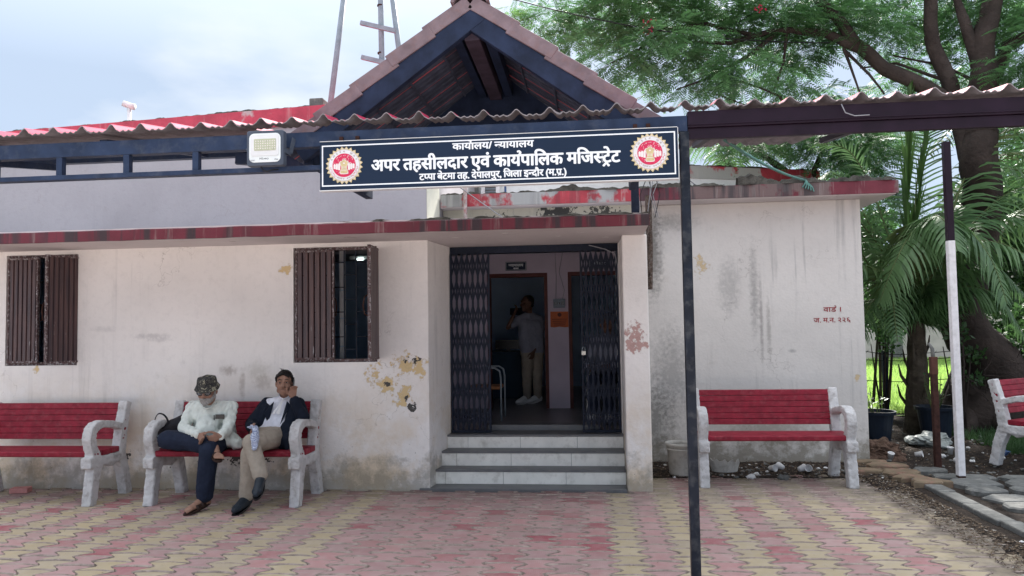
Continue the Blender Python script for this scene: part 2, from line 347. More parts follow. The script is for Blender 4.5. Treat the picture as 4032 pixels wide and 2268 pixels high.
_c = _t.mix(_t.rng(_t.noise(.8, 6), .35, .65), (.12, .22, .05), (.24, .34, .09)); _c = _t.mix(_t.rng(_t.noise(7, 6, rough=.7), .5, .7, 0, .6), _c, (.05, .09, .025))
_t.bump(_t.noise(30, 4), .8, .05); m_grass = _t.out(_c, .9)
def leaf_mat(name, a, b, trans=.35, var2=None):
    t = NT(name); ri = t.n('NewGeometry').outputs['Random Per Island']
    c = t.mix(t.rng(t.noise(1.1, 4), .38, .62), a, b); c = t.mix(t.math('MULTIPLY', ri, .6), c, dk(b, 1.5))
    if var2: c = t.mix(t.rng(t.noise(.55, 3, t.vec((1, 1, 1), (7, 3, 1))), .62, .68, 0, .9), c, var2)
    t.out(c, .5)
    tr = t.n('BsdfTranslucent'); t.L(t.mix(.5, c, dk(b, 3)), tr.inputs[0]); ms = t.n('MixShader'); ms.inputs[0].default_value = trans
    o = t.t.nodes['Material Output']; t.L(t.b.outputs[0], ms.inputs[1]); t.L(tr.outputs[0], ms.inputs[2]); t.L(ms.outputs[0], o.inputs[0])
    return t.m
m_leafA = leaf_mat('feathery_leaves', (.030, .080, .036), (.066, .145, .052), .42, (.14, .25, .055))
m_leafB = leaf_mat('broad_leaves', (.02, .05, .018), (.045, .10, .03), .25)
m_leafG = leaf_mat('grass_blades', (.12, .22, .05), (.24, .35, .09), .35)
m_palm = leaf_mat('palm_leaflets', (.042, .095, .040), (.088, .16, .062), .3, (.15, .15, .06))
m_palmL = leaf_mat('young_palm_leaf', (.05, .11, .03), (.09, .17, .045), .35)
m_palmrib = M('palm_rib', (.10, .13, .05), .6, .3, 10, .2)
m_palmtrunk = M('palm_trunk_bark', (.075, .06, .045), .95, .5, 8, .9, 25, dist=.03)
m_bark = M('tree_bark', (.052, .040, .035), .95, .4, 4, .9, 18, dist=.03)
m_skin = M('brown_skin', (.31, .175, .125), .5, .12, 30, .15, 120)
m_skin2 = M('dark_brown_skin', (.13, .07, .05), .5, .12, 30, .15, 120)
m_eyew = M('eye_white', (.40, .34, .31), .3, .05)
m_nail = M('toe_nail', (.5, .36, .3), .4, .05)
def cloth(name, c, rough=.85, var=.12): return M(name, c, rough, var, 25, .75, 17, dist=.016)
m_kurta = cloth('pale_cotton_kurta', (.66, .69, .64)); m_navytr = cloth('navy_trouser_cloth', (.016, .022, .042))
m_blazer = cloth('black_blazer_wool', (.009, .013, .024)); m_shirt = cloth('white_shirt_cotton', (.72, .72, .78)); m_khaki = cloth('khaki_trouser_cloth', (.35, .30, .245))
m_polo = cloth('grey_polo_cotton', (.27, .28, .34)); m_sock = cloth('navy_sock', (.03, .03, .08)); m_shoe = M('dark_leather_shoe', (.025, .032, .042), .4, .3, 20, .2)
m_sandal = M('brown_sandal_leather', (.045, .025, .02), .5, .3, 20, .2); m_hair = M('black_hair', (.012, .010, .010), .5, .3, 60, .6, 150)
m_beard = M('white_beard', (.36, .34, .32), .9, .3, 80, .9, 150, dist=.008); m_glass = M('black_plastic', (.012, .012, .014), .25, .1)
m_camo = NT('camouflage_cloth'); _t = m_camo
_c = _t.mix(_t.rng(_t.noise(34, 1, dist=1.2), .50, .52), (.018, .017, .018), (.055, .05, .042)); _c = _t.mix(_t.rng(_t.noise(17, 1, _t.vec((1.6, 1.6, 1.6), (5, 2, 1)), dist=1.5), .60, .615), _c, (.26, .24, .17)); m_camo = _t.out(_c, .85)
m_bag = M('black_nylon_bag', (.014, .013, .017), .5, .3, 15, .3); m_pot = M('dark_blue_plastic_pot', (.012, .018, .030), .4, .2, 8, .1)
m_bucket = M('dirty_white_plastic', (.52, .50, .46), .5, .15, 7, .15, dirt=(.25, .22, .19), dirt_amt=.7)
m_paper = M('crumpled_paper', (.72, .71, .70), .7, .1, 20, .3); m_sack = M('pale_plastic_sack', (.33, .35, .33), .5, .2, 8, .5)
m_blue = M('blue_wrapper', (.04, .09, .22), .35, .4, 30, .2); m_brick = M('pink_brick', (.52, .24, .22), .85, .15, 20, .4)
m_signbg = M('sign_board_face', (.010, .022, .048), .5, .08, 3, .02); m_letter = M('sign_white_print', (.82, .84, .86), .4, .03, 5, 0)
m_gold = M('emblem_gold', (.62, .50, .27), .45, .15, 60, .1); m_cream = M('emblem_cream', (.78, .72, .70), .45, .05, 40, 0)
m_ered = M('emblem_red', (.62, .035, .10), .45, .1, 60, 0); m_eink = M('emblem_ink', (.22, .10, .10), .5, .1, 40, 0)
m_lampbody = M('grey_lamp_housing', (.075, .09, .12), .45, .15, 10, .1); m_lampface = M('lamp_reflector', (.74, .77, .76), .3, .05, 10, 0); m_led = M('led_panel', (.48, .50, .36), .5, .15, 60, .1)
m_wire = M('black_cable', (.02, .02, .022), .5, .1); m_wireg = M('grey_cable', (.3, .3, .32), .5, .1); m_rope = M('green_rope', (.12, .25, .22), .7, .2, 30, .3)
m_red2 = M('graffiti_red_paint', (.30, .02, .03), .6, .3, 60, 0); m_orange = M('orange_poster_paper', (.55, .14, .05), .6, .15, 8, .05)
m_brass = M('padlock_metal', (.55, .53, .47), .35, .1, 20, .1, metal=.5); m_desk = M('blue_grey_desk', (.02, .05, .085), .5, .15, 5, .05)
m_fog = M('far_wall_plaster', (.50, .44, .42), .9, .2, 1.5, .2)
m_em = bpy.data.materials.new('tube_light_glow'); m_em.use_nodes = True
m_em.node_tree.nodes['Principled BSDF'].inputs['Emission Color'].default_value = (.8, 1, .95, 1); m_em.node_tree.nodes['Principled BSDF'].inputs['Emission Strength'].default_value = 2

# ------------------------------------------------------------------ ground
def ground_sheet(name, x0, x1, y0, y1, z, mat, nx=2, ny=2, amp=0, fr=3, parent=None):
    b = MB(); vs = []
    for j in range(ny):
        for i in range(nx):
            x = x0+(x1-x0)*i/(nx-1); y = y0+(y1-y0)*j/(ny-1)
            vs.append((x, y, z+(amp*noise.fractal(Vector((x*fr, y*fr, 0)), .8, 2.2, 4) if amp else 0)))
    b.add(vs, [(j*nx+i, j*nx+i+1, (j+1)*nx+i+1, (j+1)*nx+i) for j in range(ny-1) for i in range(nx-1)])
    return b.build(name, mat, None, smooth=amp > 0)
tag(ground_sheet('ground', -150, 150, -100, 200, -.09, m_soil), kind='structure')
plaza = tag(ground_sheet('plaza', -30, 2.95, -14, 8.65, -.016, m_plaza), kind='structure')
tag(ground_sheet('road', -60, 60, -60, 2.9, -.008, m_farground), kind='structure')
ss_ = tag(ground_sheet('soil_strip', 2.62, 9.5, 4.2, 13.2, -.012, m_soil, 170, 190, .035, 3.5), kind='structure')
for v in ss_.data.vertices:
    if v.co.x < 3.3: k_ = min(1, max(0, (v.co.x-2.62)/.6)); v.co.z = -.012+(v.co.z+.012)*k_*.35+.026*k_+.004*noise.noise(Vector((v.co.x*9, v.co.y*9, 0)))
tag(ground_sheet('dirt_at_wall_foot', .62, 3.2, 7.78, 8.64, .006, m_soil, 90, 40, .018, 5), kind='structure')
tag(ground_sheet('grass_field', 3.2, 60, 12.8, 60, -.03, m_grass, 60, 60, .06, .8), kind='structure')

PW, PH, PA = .210, .190, .040
def paver_mesh(name, w=PW-.010, h=PH-.010):
    n = 6; pts = []; W_ = w/2+PA; eb = lambda x: .009*math.cos(math.pi*x/W_/1.1)
    for i in range(n+1): t = i/n; pts.append((w/2+PA*math.cos(2*math.pi*t), -h/2+h*t))
    pts += [(x, h/2+eb(x)-eb(W_)) for x in (W_*.5, 0, -W_*.5)]
    for i in range(n+1): t = 1-i/n; pts.append((-w/2-PA*math.cos(2*math.pi*t), -h/2+h*t))
    pts += [(x, -h/2+eb(x)-eb(W_)) for x in (-W_*.5, 0, W_*.5)]
    m = len(pts); b = MB()
    def ring(k, z): return [(x-k*(1 if x > 0 else -1)*min(1, abs(x)/(w/2-PA-.002)), y*(1-k/h*2), z) for x, y in pts]
    b.add(ring(0, -.022)+ring(0, -.008)+ring(.011, 0), [(i, (i+1) % m, m+(i+1) % m, m+i) for i in range(m)]+[(m+i, m+(i+1) % m, 2*m+(i+1) % m, 2*m+i) for i in range(m)]+[tuple(range(2*m, 3*m))])
    b.mi = [1]*(2*m)+[0]
    return b
def paver_mat(name, cols):
    t = NT(name)
    oi = t.n('ObjectInfo').outputs['Random']; ri = t.n('NewGeometry').outputs['Random Per Island']
    r = t.math('FRACT', t.math('ADD', t.math('MULTIPLY', oi, 7.13), ri))
    rr = t.n('ValToRGB'); t.L(r, rr.inputs[0]); e = rr.color_ramp.elements
    e[0].position = 0; e[0].color = (*cols[0], 1); e[1].position = 1; e[1].color = (*cols[-1], 1)
    for i, cc in enumerate(cols[1:-1]): q = e.new((i+1)/(len(cols)-1)); q.color = (*cc, 1)
    c = t.mix(t.rng(t.noise(9, 6, rough=.65), .4, .75, 0, .28), rr.outputs[0], (.56, .50, .46))
    c = t.mix(t.rng(t.noise(2.1, 6, rough=.6), .45, .7, 0, .4), c, (.34, .28, .24))
    x, y, z = t.sep()
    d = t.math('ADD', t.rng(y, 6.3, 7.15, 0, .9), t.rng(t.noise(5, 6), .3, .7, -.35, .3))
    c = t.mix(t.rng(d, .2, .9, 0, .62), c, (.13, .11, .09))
    d2 = t.math('ADD', t.rng(x, 2.0, 2.9, 0, 1), t.rng(t.noise(3.5, 6), .3, .7, -.5, .35))
    c = t.mix(t.rng(d2, .3, .8, 0, .9), c, (.12, .095, .075))
    wv = t.n('TexWave'); wv.inputs['Scale'].default_value = 32; wv.inputs['Distortion'].default_value = 1.; t.L(t.vec((.7, .7, .7)), wv.inputs[0])
    t.bump(t.math('ADD', t.math('MULTIPLY', wv.outputs[1], .5), t.noise(70, 4)), .35, .003)
    return t.out(c, t.rng(t.noise(4, 4), .35, .7, .5, .85))
m_pinkp = paver_mat('pink_paver_concrete', [(.40, .18, .18), (.46, .25, .24), (.37, .22, .215), (.33, .085, .10), (.44, .27, .255), (.40, .21, .205), (.40, .24, .235)])
m_yelp = paver_mat('yellow_paver_concrete', [(.45, .355, .21), (.41, .325, .20), (.48, .385, .24), (.39, .31, .205)])
m_cham = M('worn_paver_edge', (.36, .29, .25), .9, .35, 14, .3, dirt=(.14, .11, .09), dirt_amt=.8)
pv = paver_mesh('paver'); me_p = pv.mesh('paver_pink'); me_p.materials.append(m_pinkp); me_p.materials.append(m_cham); me_y = pv.mesh('paver_yellow'); me_y.materials.append(m_yelp); me_y.materials.append(m_cham)
cells = []
for i in range(-40, 16):
    cx = .254+i*PW
    for j in range(0, 28):
        cy = 3.0+j*PH+(PH/2 if i % 2 else 0)
        if cy > 7.10 and not (cx > .66 and cy < 7.95): continue
        if cx > 2.98-(.0 if cy < 7.2 else .3): continue
        yel = (i % 2 == 0 or i == 11) if i >= 0 else (i <= -11 and i % 2 == 1)
        cells.append((cx, cy, yel))
vis = [c for c in cells if in_view((c[0], c[1], 0), .12)]
vis.sort(key=lambda c: (c[0]**2+c[1]**2))
near = set(vis[:300])
stv = {True: MB(), False: MB()}
for c in cells:
    cx, cy, yel = c; dz = rnd.uniform(-.004, .002); rz = rnd.uniform(-.02, .02)
    if c in near:
        o = link_mesh('paver', me_y if yel else me_p, None, plaza, (cx, cy, dz))
        o.rotation_euler = (rnd.uniform(-.014, .014), rnd.uniform(-.014, .014), rz)
    else:
        cr_, sr_ = math.cos(rz), math.sin(rz)
        stv[yel].add([(cx+x*cr_-y*sr_, cy+x*sr_+y*cr_, z+dz) for x, y, z in pv.v], pv.f); stv[yel].mi[-len(pv.f):] = pv.mi
for k in (True, False):
    tag(stv[k].build('pavers', [m_yelp if k else m_pinkp, m_cham], plaza), kind='stuff')

# stone path and kerb on the right
path = tag(ground_sheet('stone_path', 3.12, 8.5, 3.2, 7.9, .012, m_soil, 40, 40, .01, 3), kind='structure')
def slab_stone(cx, cy, w, d, z, th, irr=.18, n=9, rot=0):
    pts = []
    for k in range(n):
        a = 2*math.pi*k/n+rnd.uniform(-.15, .15); e = 1/max(abs(math.cos(a))**.7+.0, abs(math.sin(a))**.7, .1)
        q = .5*(1-irr*rnd.random())*min(1.28, e)
        x, y = math.cos(a)*q*w, math.sin(a)*q*d
        pts.append((x*math.cos(rot)-y*math.sin(rot), x*math.sin(rot)+y*math.cos(rot)))
    b = MB(); m = len(pts); tz = [rnd.uniform(-.006, .006) for _ in pts]
    vs = [(x, y, -th) for x, y in pts]+[(x, y, -.012+tz[i]) for i, (x, y) in enumerate(pts)]+[(x*.9, y*.9, tz[i]) for i, (x, y) in enumerate(pts)]
    b.add(vs, [(i, (i+1) % m, m+(i+1) % m, m+i) for i in range(m)]+[(m+i, m+(i+1) % m, 2*m+(i+1) % m, 2*m+i) for i in range(m)]+[tuple(range(2*m, 3*m))])
    return b
y = 3.4
while y < 7.75:
    d = rnd.uniform(.22, .34); x = 3.30+rnd.uniform(0, .1)
    while x < 7.2:
        w = rnd.uniform(.34, .62)
        if in_view((x+w/2, y+d/2, 0), .15):
            o = link_mesh('paving_stone', slab_stone(0, 0, w*1.02, d*1.0, 0, .05, .16).mesh('paving_stone'), m_stoneG, path, (x+w/2, y+d/2+rnd.uniform(-.02, .02), .055+rnd.uniform(-.008, .008)))
            o.rotation_euler = (rnd.uniform(-.02, .02), rnd.uniform(-.02, .02), rnd.uniform(-.06, .06))
        x += w
    y += d
y = 3.3
while y < 7.05:
    l = rnd.uniform(.35, .6)
    b = MB().box(-.075, .075, -l/2+.006, l/2-.006, -.06, .045)
    o = b.build('kerb_stone', m_stoneG, path, bevel=.012, local=True); o.location = (3.16+rnd.uniform(-.012, .012), y+l/2, rnd.uniform(.0, .012)); o.rotation_euler = (0, rnd.uniform(-.03, .05), rnd.uniform(-.03, .03))
    y += l

# ------------------------------------------------------------------ main office building
off = thing('office_building', 'long single-storey office with lime-washed wall, brown shuttered windows, maroon slab edge and stepped entrance', 'building', (-3, 7.15, 0))
WY = 7.15
W1 = (-6.06, -5.255, 1.25, 2.405); W2 = (-2.937, -2.075, 1.25, 2.405)
b = MB()
SL = 2.445
b.box(-7.6, W1[0], WY, WY+.24, -.05, SL); b.box(W1[0], W1[1], WY, WY+.24, -.05, W1[2]); b.box(W1[0], W1[1], WY, WY+.24, W1[3], SL)
b.box(W1[1], W2[0], WY, WY+.24, -.05, SL); b.box(W2[0], W2[1], WY, WY+.24, -.05, W2[2]); b.box(W2[0], W2[1], WY, WY+.24, W2[3], SL)
b.box(W2[1], -1.56, WY, WY+.24, -.05, SL)
wo = b.build('wall', m_wallA, off)
bv = wo
# entrance cheeks
b = MB(); b.box(-1.80, -1.56, WY+.24, 8.0, -.05, SL); b.build('side_wall', m_wallA, off)
b = MB(); b.prism([(-1.56, WY+.02), (-1.47, 7.80), (-1.47, 8.0), (-1.558, 8.0), (-1.558, WY+.02)][::-1], 'z', -.05, SL-.002); b.build('side_wall', m_wallA, off)
b = MB(); b.box(.345, .585, WY, 7.80, -.03, SL); b.box(.335, .60, 7.80, 8.64, -.03, SL); b.build('entrance_pillar', m_wallA, off, bevel=.012)
# canopy slab with maroon edge
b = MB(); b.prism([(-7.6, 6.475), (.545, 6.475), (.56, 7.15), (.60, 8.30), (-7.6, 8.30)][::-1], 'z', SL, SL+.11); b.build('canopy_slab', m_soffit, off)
b = MB(); n = 80; vs = []; x0, x1 = -7.6, .555
prof = [(6.448, SL-.004), (6.448, SL+.090), (6.455, SL+.096), (6.474, SL+.096), (6.474, SL-.004)]
for i in range(n+1):
    x = x0+(x1-x0)*i/n
    for k, (yy, zz) in enumerate(prof): vs.append((x, yy+.004*noise.noise(Vector((x*3, k, 0))), zz+.005*noise.noise(Vector((x*4, k*.2, 5)))))
m = len(prof); b.add(vs, [(i*m+k, (i+1)*m+k, (i+1)*m+(k+1) % m, i*m+(k+1) % m) for i in range(n) for k in range(m)]+[(0, 1, 2, 3, 4), tuple(n*m+k for k in (4, 3, 2, 1, 0))])
b.build('slab_edge', m_bandA, off)
def ragged(name, path_, w, h, mat, parent, seedz=0, step=.018, rough=1.):
    b = MB(); P0 = [Vector(p) for p in path_]; vs = []; cnt = 0
    for a, c in zip(P0[:-1], P0[1:]):
        L = (c-a).length; k = max(2, int(L/step)); d = (c-a).normalized(); nrm = Vector((-d.y, d.x, 0))
        for i in range(k+1):
            p = a+(c-a)*i/k; hh = h*(.3+rough*abs(noise.fractal(p*2.2+Vector((0, 0, seedz)), .75, 2.3, 6))*1.7); ww = w*(.8+.4*noise.noise(p*7))
            vs += [p-nrm*ww/2, p-nrm*ww*.35+Vector((0, 0, hh*.8)), p+nrm*ww*.1+Vector((0, 0, hh)), p+nrm*ww/2]; cnt += 1
    b.add(vs, [(i*4+j, (i+1)*4+j, (i+1)*4+j+1, i*4+j+1) for i in range(cnt-1) for j in range(3)])
    return b.build(name, mat, parent, smooth=False)
ragged('mortar_lip', [(-2.6, 6.52, SL+.10), (.55, 6.50, SL+.10)], .12, .022, m_moss, off)
# steps : floor 0.45
FZ = .455
steps = [(7.16, .0, .022, 1), (7.33, .022, .165, 0), (7.52, .165, .315, 0), (7.70, .315, FZ, 0)]
b = MB(); b.box(-1.66, .343, 7.15-.02, 7.40, -.03, .02); b.build('step_pad', m_tread, off, bevel=.004)
for i, (yy, z0, z1, _) in enumerate(steps[1:]):
    bx = MB(); bx.box(-1.555, .343, yy+.015, yy+.5, z0-.03, z1-.025); bx.build('step_core', m_tread, off)
    t = MB(); t.box(-1.555, .343, yy-.012, steps[i+2][0]+.03 if i < 2 else 8.0, z1-.022, z1); t.build('step_tread', m_tread, off, bevel=.004)
    cuts = [-1.555, -1.44, -.86, -.24, .343] if i == 0 else ([-1.55, -1.36, -.80, -.19, .343] if i == 1 else [-1.52, -1.27, -.72, -.13, .343])
    for a, c in zip(cuts[:-1], cuts[1:]):
        q = MB(); q.box(a+.002, c-.002, yy, yy+.012, z0+.001, z1-.024); q.build('riser_tile', m_tileW, off)
# corridor and room behind
b = MB(); b.box(-2.2, .60, 7.99, 8.66, FZ-.1, FZ-.004); b.box(-2.2, 1.3, 8.66, 14, FZ-.1, FZ-.004); b.build('floor', m_ifloor, off)
b = MB(); b.box(-1.10, .10, 8.02, 8.20, FZ-.002, FZ+.055); b.build('threshold', m_tread, off)
b = MB(); b.box(-2.2, .60, 8.30, 8.66, 2.62, 2.72); b.box(-2.2, 1.3, 8.66, 14, 2.62, 2.72); b.build('ceiling', m_iceil, off)
b = MB(); b.box(-2.2, -2.05, 8.0, 14, FZ, 2.62); b.box(1.15, 1.3, 8.66, 14, FZ, 2.62); b.box(-2.2, 1.3, 13.6, 13.75, FZ, 2.62)
b.box(-2.05, -1.80, 7.99, 8.01, FZ, 2.62); b.build('inner_wall', m_room, off)
b = MB(); IW = 10.05
b.box(-2.05, -1.363, IW, IW+.15, FZ, 2.62); b.box(-1.363, -.533, IW, IW+.15, 2.295, 2.62); b.box(-.533, -.253, IW, IW+.15, FZ, 2.62); b.box(-.253, .55, IW, IW+.15, 2.30, 2.62); b.box(.55, 1.15, IW, IW+.15, FZ, 2.62)
b.build('corridor_wall', m_gbroom, off)
for (a, c, zt) in ((-1.363, -.533, 2.295), (-.253, .55, 2.30)):
    b = MB(); b.box(a, a+.045, IW-.02, IW+.10, FZ, zt); b.box(c-.045, c, IW-.02, IW+.10, FZ, zt); b.box(a+.045, c-.045, IW-.02, IW+.10, zt-.05, zt); b.build('door_frame', m_frame, off)
b = MB(); b.box(-1.47, .335, 7.86, 8.0, 2.37, SL-.002); b.build('lintel', m_gate, off)
# room behind the windows
b = MB(); b.box(-7.6, -1.82, 10.4, 10.5, 0, 2.6); b.box(-7.6, -1.82, WY+.26, 10.4, .3, .4); b.box(-7.6, -1.82, 8.32, 10.4, 2.58, 2.66); b.box(-4.2, -4.1, WY+.26, 10.4, .4, 2.58); b.box(-7.72, -7.61, WY, 10.5, -.05, 2.66); b.build('back_room_wall', m_room, off)
# windows
def window(W, a_left, wl_, a_right, wr_, drips):
    x0, x1, z0, z1 = W; fy = WY+.03
    f = MB(); t = .032
    f.box(x0, x0+t, fy, fy+.06, z0, z1); f.box(x1-t, x1, fy, fy+.06, z0, z1); f.box(x0+t, x1-t, fy, fy+.06, z1-t, z1); f.box(x0+t, x1-t, fy, fy+.06, z0, z0+t)
    fo = f.build('window_frame', m_shutedge, off, bevel=.003)
    g = MB(); k = 7
    for i in range(1, k): xx = x0+(x1-x0)*i/k; g.box(xx-.006, xx+.006, fy+.07, fy+.082, z0+.02, z1-.02)
    for i in range(k):
        for q in range(4):
            zz = z0+(z1-z0)*(q+.5+(.5 if i % 2 else 0))/4.6
            g.box(x0+(x1-x0)*i/k+.007, x0+(x1-x0)*(i+1)/k-.007, fy+.071, fy+.081, zz-.005, zz+.005)
    g.build('window_grille', m_gate, off)
    for side, w, ang in ((-1, wl_, a_left), (1, wr_, a_right)):
        hx = (x0+.02) if side < 0 else (x1-.012); hz0, hz1 = z0+.03, z1-.03
        sh = bpy.data.objects.new('shutter', None)
        B = MB(); B.box(0, .018, -.03, 0, hz0, hz1); B.box(w-.018, w, -.03, 0, hz0, hz1); B.box(.018, w-.018, -.03, 0, hz1-.02, hz1); B.box(.018, w-.018, -.03, 0, hz0, hz0+.02)
        A = math.radians(ang)
        if side < 0: mat_ = Matrix.Rotation(-A, 4, 'Z')
        else: mat_ = Matrix.Scale(-1, 4, (1, 0, 0)); mat_ = Matrix.Rotation(A, 4, 'Z') @ mat_
        T = Matrix.Translation((hx, fy-.002, 0)) @ mat_
        def xf(mb): mb.v = [tuple(T @ Vector(v)) for v in mb.v]; return mb
        so_ = xf(B).build('shutter', m_shutedge, off)
        n = 6
        for i in range(n):
            a, c = .019+(w-.038)*i/n, .019+(w-.038)*(i+1)/n; dpt = -.024
            P = MB(); P.prism([(a+.0005, -.006), (a+.006, dpt-.003), (c-.012, dpt-.003), (c-.0055, -.006)], 'z', hz0+.021, hz1-.021)
            xf(P).build('shutter_board', m_shut, so_)
        H = MB(); H.tube([(w-.012+.0, .001, 1.70), (w-.005, .03, 1.72), (w-.002, .045, 1.80), (w-.005, .03, 1.88), (w-.012, .001, 1.90)], .006, 6); xf(H).build('shutter_handle', m_rust, so_)
window(W1, 4, .36, 68, .345, 0)
window(W2, 3, .41, 95, .43, 1)
# pale strip post and cupboard visible between the shutters
b = MB()
for i in range(5): b.box(-2.62, -2.565, 7.62, 7.66, 1.10+i*.30, 1.10+i*.30+.288)
b.build('tiled_post', m_white, off)
tl = thing('tube_light', 'small lit tube light glowing inside the window right of the two seated men', 'light', (-2.85, 8.8, 2.45))
b = MB(); b.tube([(-2.80, 8.8, 2.43), (-2.72, 8.8, 2.43)], .013, 8); b.build('tube', m_em, tl)
b = MB(); b.box(-2.90, -2.64, 8.81, 8.85, 2.43, 2.47); b.build('fitting', m_white, tl)

# upper storey block, set back
up = thing('upper_block', 'grey rendered upper block with faded red parapet band rising behind the corrugated sheets', 'building', (-4, 9, 2.57))
fp = [(-1.68, 7.67), (-8.6, 8.44), (-8.6, 12), (-1.68, 12)]
SLT = SL+.11
b = MB(); b.prism(fp[::-1], 'z', SLT, 3.85); b.build('wall', m_wallC, up)
b = MB(); b.box(-1.679, -1.672, 7.68, 8.34, SLT, 3.84); b.build('side_strip', m_wallY, up)
fp2 = [(-1.64, 7.63), (-8.7, 8.415), (-8.7, 12.1), (-1.64, 12.1)]
b = MB(); b.prism(fp2[::-1], 'z', 3.85, 4.05); b.build('parapet', m_bandP, up)
ragged('parapet_coping', [(-1.7, 7.69, 4.05), (-8.7, 8.47, 4.05)], .10, .022, m_moss, up)

# ------------------------------------------------------------------ right wing
wing = thing('side_wing', 'grey stained plain wall wing with weathered maroon slab edge to the right of the entrance', 'building', (1.8, 8.65, 0))
b = MB(); b.box(.60, 3.10, 8.65, 13, -.05, 2.955); b.build('wall', m_wallB, wing, bevel=.012)
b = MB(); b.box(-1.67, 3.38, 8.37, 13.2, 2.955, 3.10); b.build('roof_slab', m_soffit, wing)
b = MB(); b.box(.62, 3.40, 8.345, 8.369, 2.965, 3.105); b.box(3.381, 3.402, 8.37, 13.2, 2.965, 3.105); b.build('slab_edge', m_bandB, wing)
b = MB(); b.box(-1.66, .618, 8.345, 8.369, 2.965, 3.105); b.build('bare_slab_edge', m_bandG, wing)
b = MB(); b.box(-1.67, .60, 8.55, 8.65, SLT, 2.955); b.build('parapet_wall', wall_mat('blackened_cream_wall', (.58, .56, .46), streaks=.6, low=0, holes=[((-.3, 8.55, 2.9), .35, (.06, .06, .055)), ((.2, 8.55, 2.8), .3, (.08, .08, .07)), ((-1.0, 8.55, 2.7), .3, (.12, .12, .1))]), wing)
ragged('mortar_ridge', [(-1.66, 8.44, 3.10), (.62, 8.42, 3.105), (1.55, 8.42, 3.105)], .2, .05, m_moss, wing, 3)
ragged('mortar_ridge', [(1.7, 8.43, 3.105), (3.38, 8.42, 3.105)], .22, .075, m_moss, wing, 6)
# text painted on the wing wall

# ------------------------------------------------------------------ lettering
FNT = {}
def glyph(ch):
    """(mesh verts, faces, advance) of one glyph of the built-in font, unit em"""
    if ch in FNT: return FNT[ch]
    def mk(s):
        c = bpy.data.curves.new('t', 'FONT'); c.body = s; c.resolution_u = 4; o = bpy.data.objects.new('t', c); COL.objects.link(o)
        dg = bpy.context.evaluated_depsgraph_get(); dg.update(); me = bpy.data.meshes.new_from_object(o.evaluated_get(dg))
        v = [tuple(x.co) for x in me.vertices]; f = [tuple(p.vertices) for p in me.polygons]
        bpy.data.objects.remove(o); bpy.data.meshes.remove(me); return v, f
    v, f = mk(ch)
    v2, _ = mk(ch+'|'); v3, _ = mk('|')
    adv = max(x[0] for x in v2)-max(x[0] for x in v3)
    FNT[ch] = (v, f, adv); return FNT[ch]
def clip(v, f, xmax):
    bm = bmesh.new(); vs = [bm.verts.new(x) for x in v]
    for q in f:
        try: bm.faces.new([vs[i] for i in q])
        except ValueError: pass
    bmesh.ops.bisect_plane(bm, geom=bm.verts[:]+bm.edges[:]+bm.faces[:], plane_co=(xmax, 0, 0), plane_no=(1, 0, 0), clear_outer=True)
    bm.verts.index_update(); o = ([tuple(x.co) for x in bm.verts], [tuple(w.index for w in q.verts) for q in bm.faces]); bm.free(); return o
def layout(tokens):
    """tokens: a character, '~X' a half form, 'REPH' hook over the previous letter, 'RAK' stroke under it, 'CARET' wedge under it"""
    V, Fc, x = [], [], 0; last = (0, 0)
    def put(v, f, dx, dy=0):
        b = len(V); V.extend((p[0]+dx, p[1]+dy, 0) for p in v); Fc.extend(tuple(b+i for i in q) for q in f)
    def stroke(pts, w, dx):
        vs, fs = [], []
        for i, p in enumerate(pts):
            a = Vector(pts[max(i-1, 0)]); c = Vector(pts[min(i+1, len(pts)-1)]); d = (c-a).normalized(); n = Vector((-d.y, d.x))*w/2
            vs += [(p[0]-n.x, p[1]-n.y, 0), (p[0]+n.x, p[1]+n.y, 0)]
        fs = [(2*i, 2*i+2, 2*i+3, 2*i+1) for i in range(len(pts)-1)]; put(vs, fs, dx)
    for tk in tokens:
        if tk == 'REPH': stroke([(-.08, .62), (.0, .66), (.01, .76), (-.06, .83), (-.15, .81)], .07, x-.02); continue
        if tk == 'RAK': stroke([(-.36, -.02), (-.12, .2)], .07, x); continue
        if tk == 'CARET': stroke([(-.46, -.2), (-.3, -.02), (-.14, -.2)], .07, x); continue
        if tk == ' ': x += .24; continue
        if tk[0] == '~':
            v, f, a = glyph(tk[1]); cut = {'न': .165, 'प': .165, 'स': .165, 'त': .165, 'ध': .165}.get(tk[1], .165)
            v, f = clip(v, f, a-cut); put(v, f, x); x += a-cut-.0; continue
        v, f, a = glyph(tk)
        if tk == 'ि': m0 = min(p[0] for p in v); a = .235; put(v, f, x-m0-.012); x += a; continue
        put(v, f, x); x += a
    return V, Fc, x
def deva(tokens, width, height, bold=.0):
    """flat lettering, baseline at 0, left at 0, scaled so that it is `width` wide and letters (headline) are `height` tall; returns MB in XZ, facing -Y"""
    V, Fc, w = layout(tokens); sx, sy = width/w, height/.63
    b = MB(); offs = [(0, 0)] if not bold else [(0, 0), (bold, 0), (-bold, 0), (0, bold*.7), (0, -bold*.7), (bold*.7, bold*.5), (-bold*.7, -bold*.5), (bold*.7, -bold*.5), (-bold*.7, bold*.5)]
    for k, (ox, oz) in enumerate(offs):
        b.add([(p[0]*sx+ox, -.00006*k, p[1]*sy+oz) for p in V], Fc)
    return b
def put_text(name, tokens, x, y, z, width, height, mat, parent, bold=0, slant=0):
    b = deva(tokens, width, height, bold); b.v = [(p[0]+x, p[1]+y, p[2]+z+slant*p[0]) for p in b.v]
    return b.build(name, mat, parent)
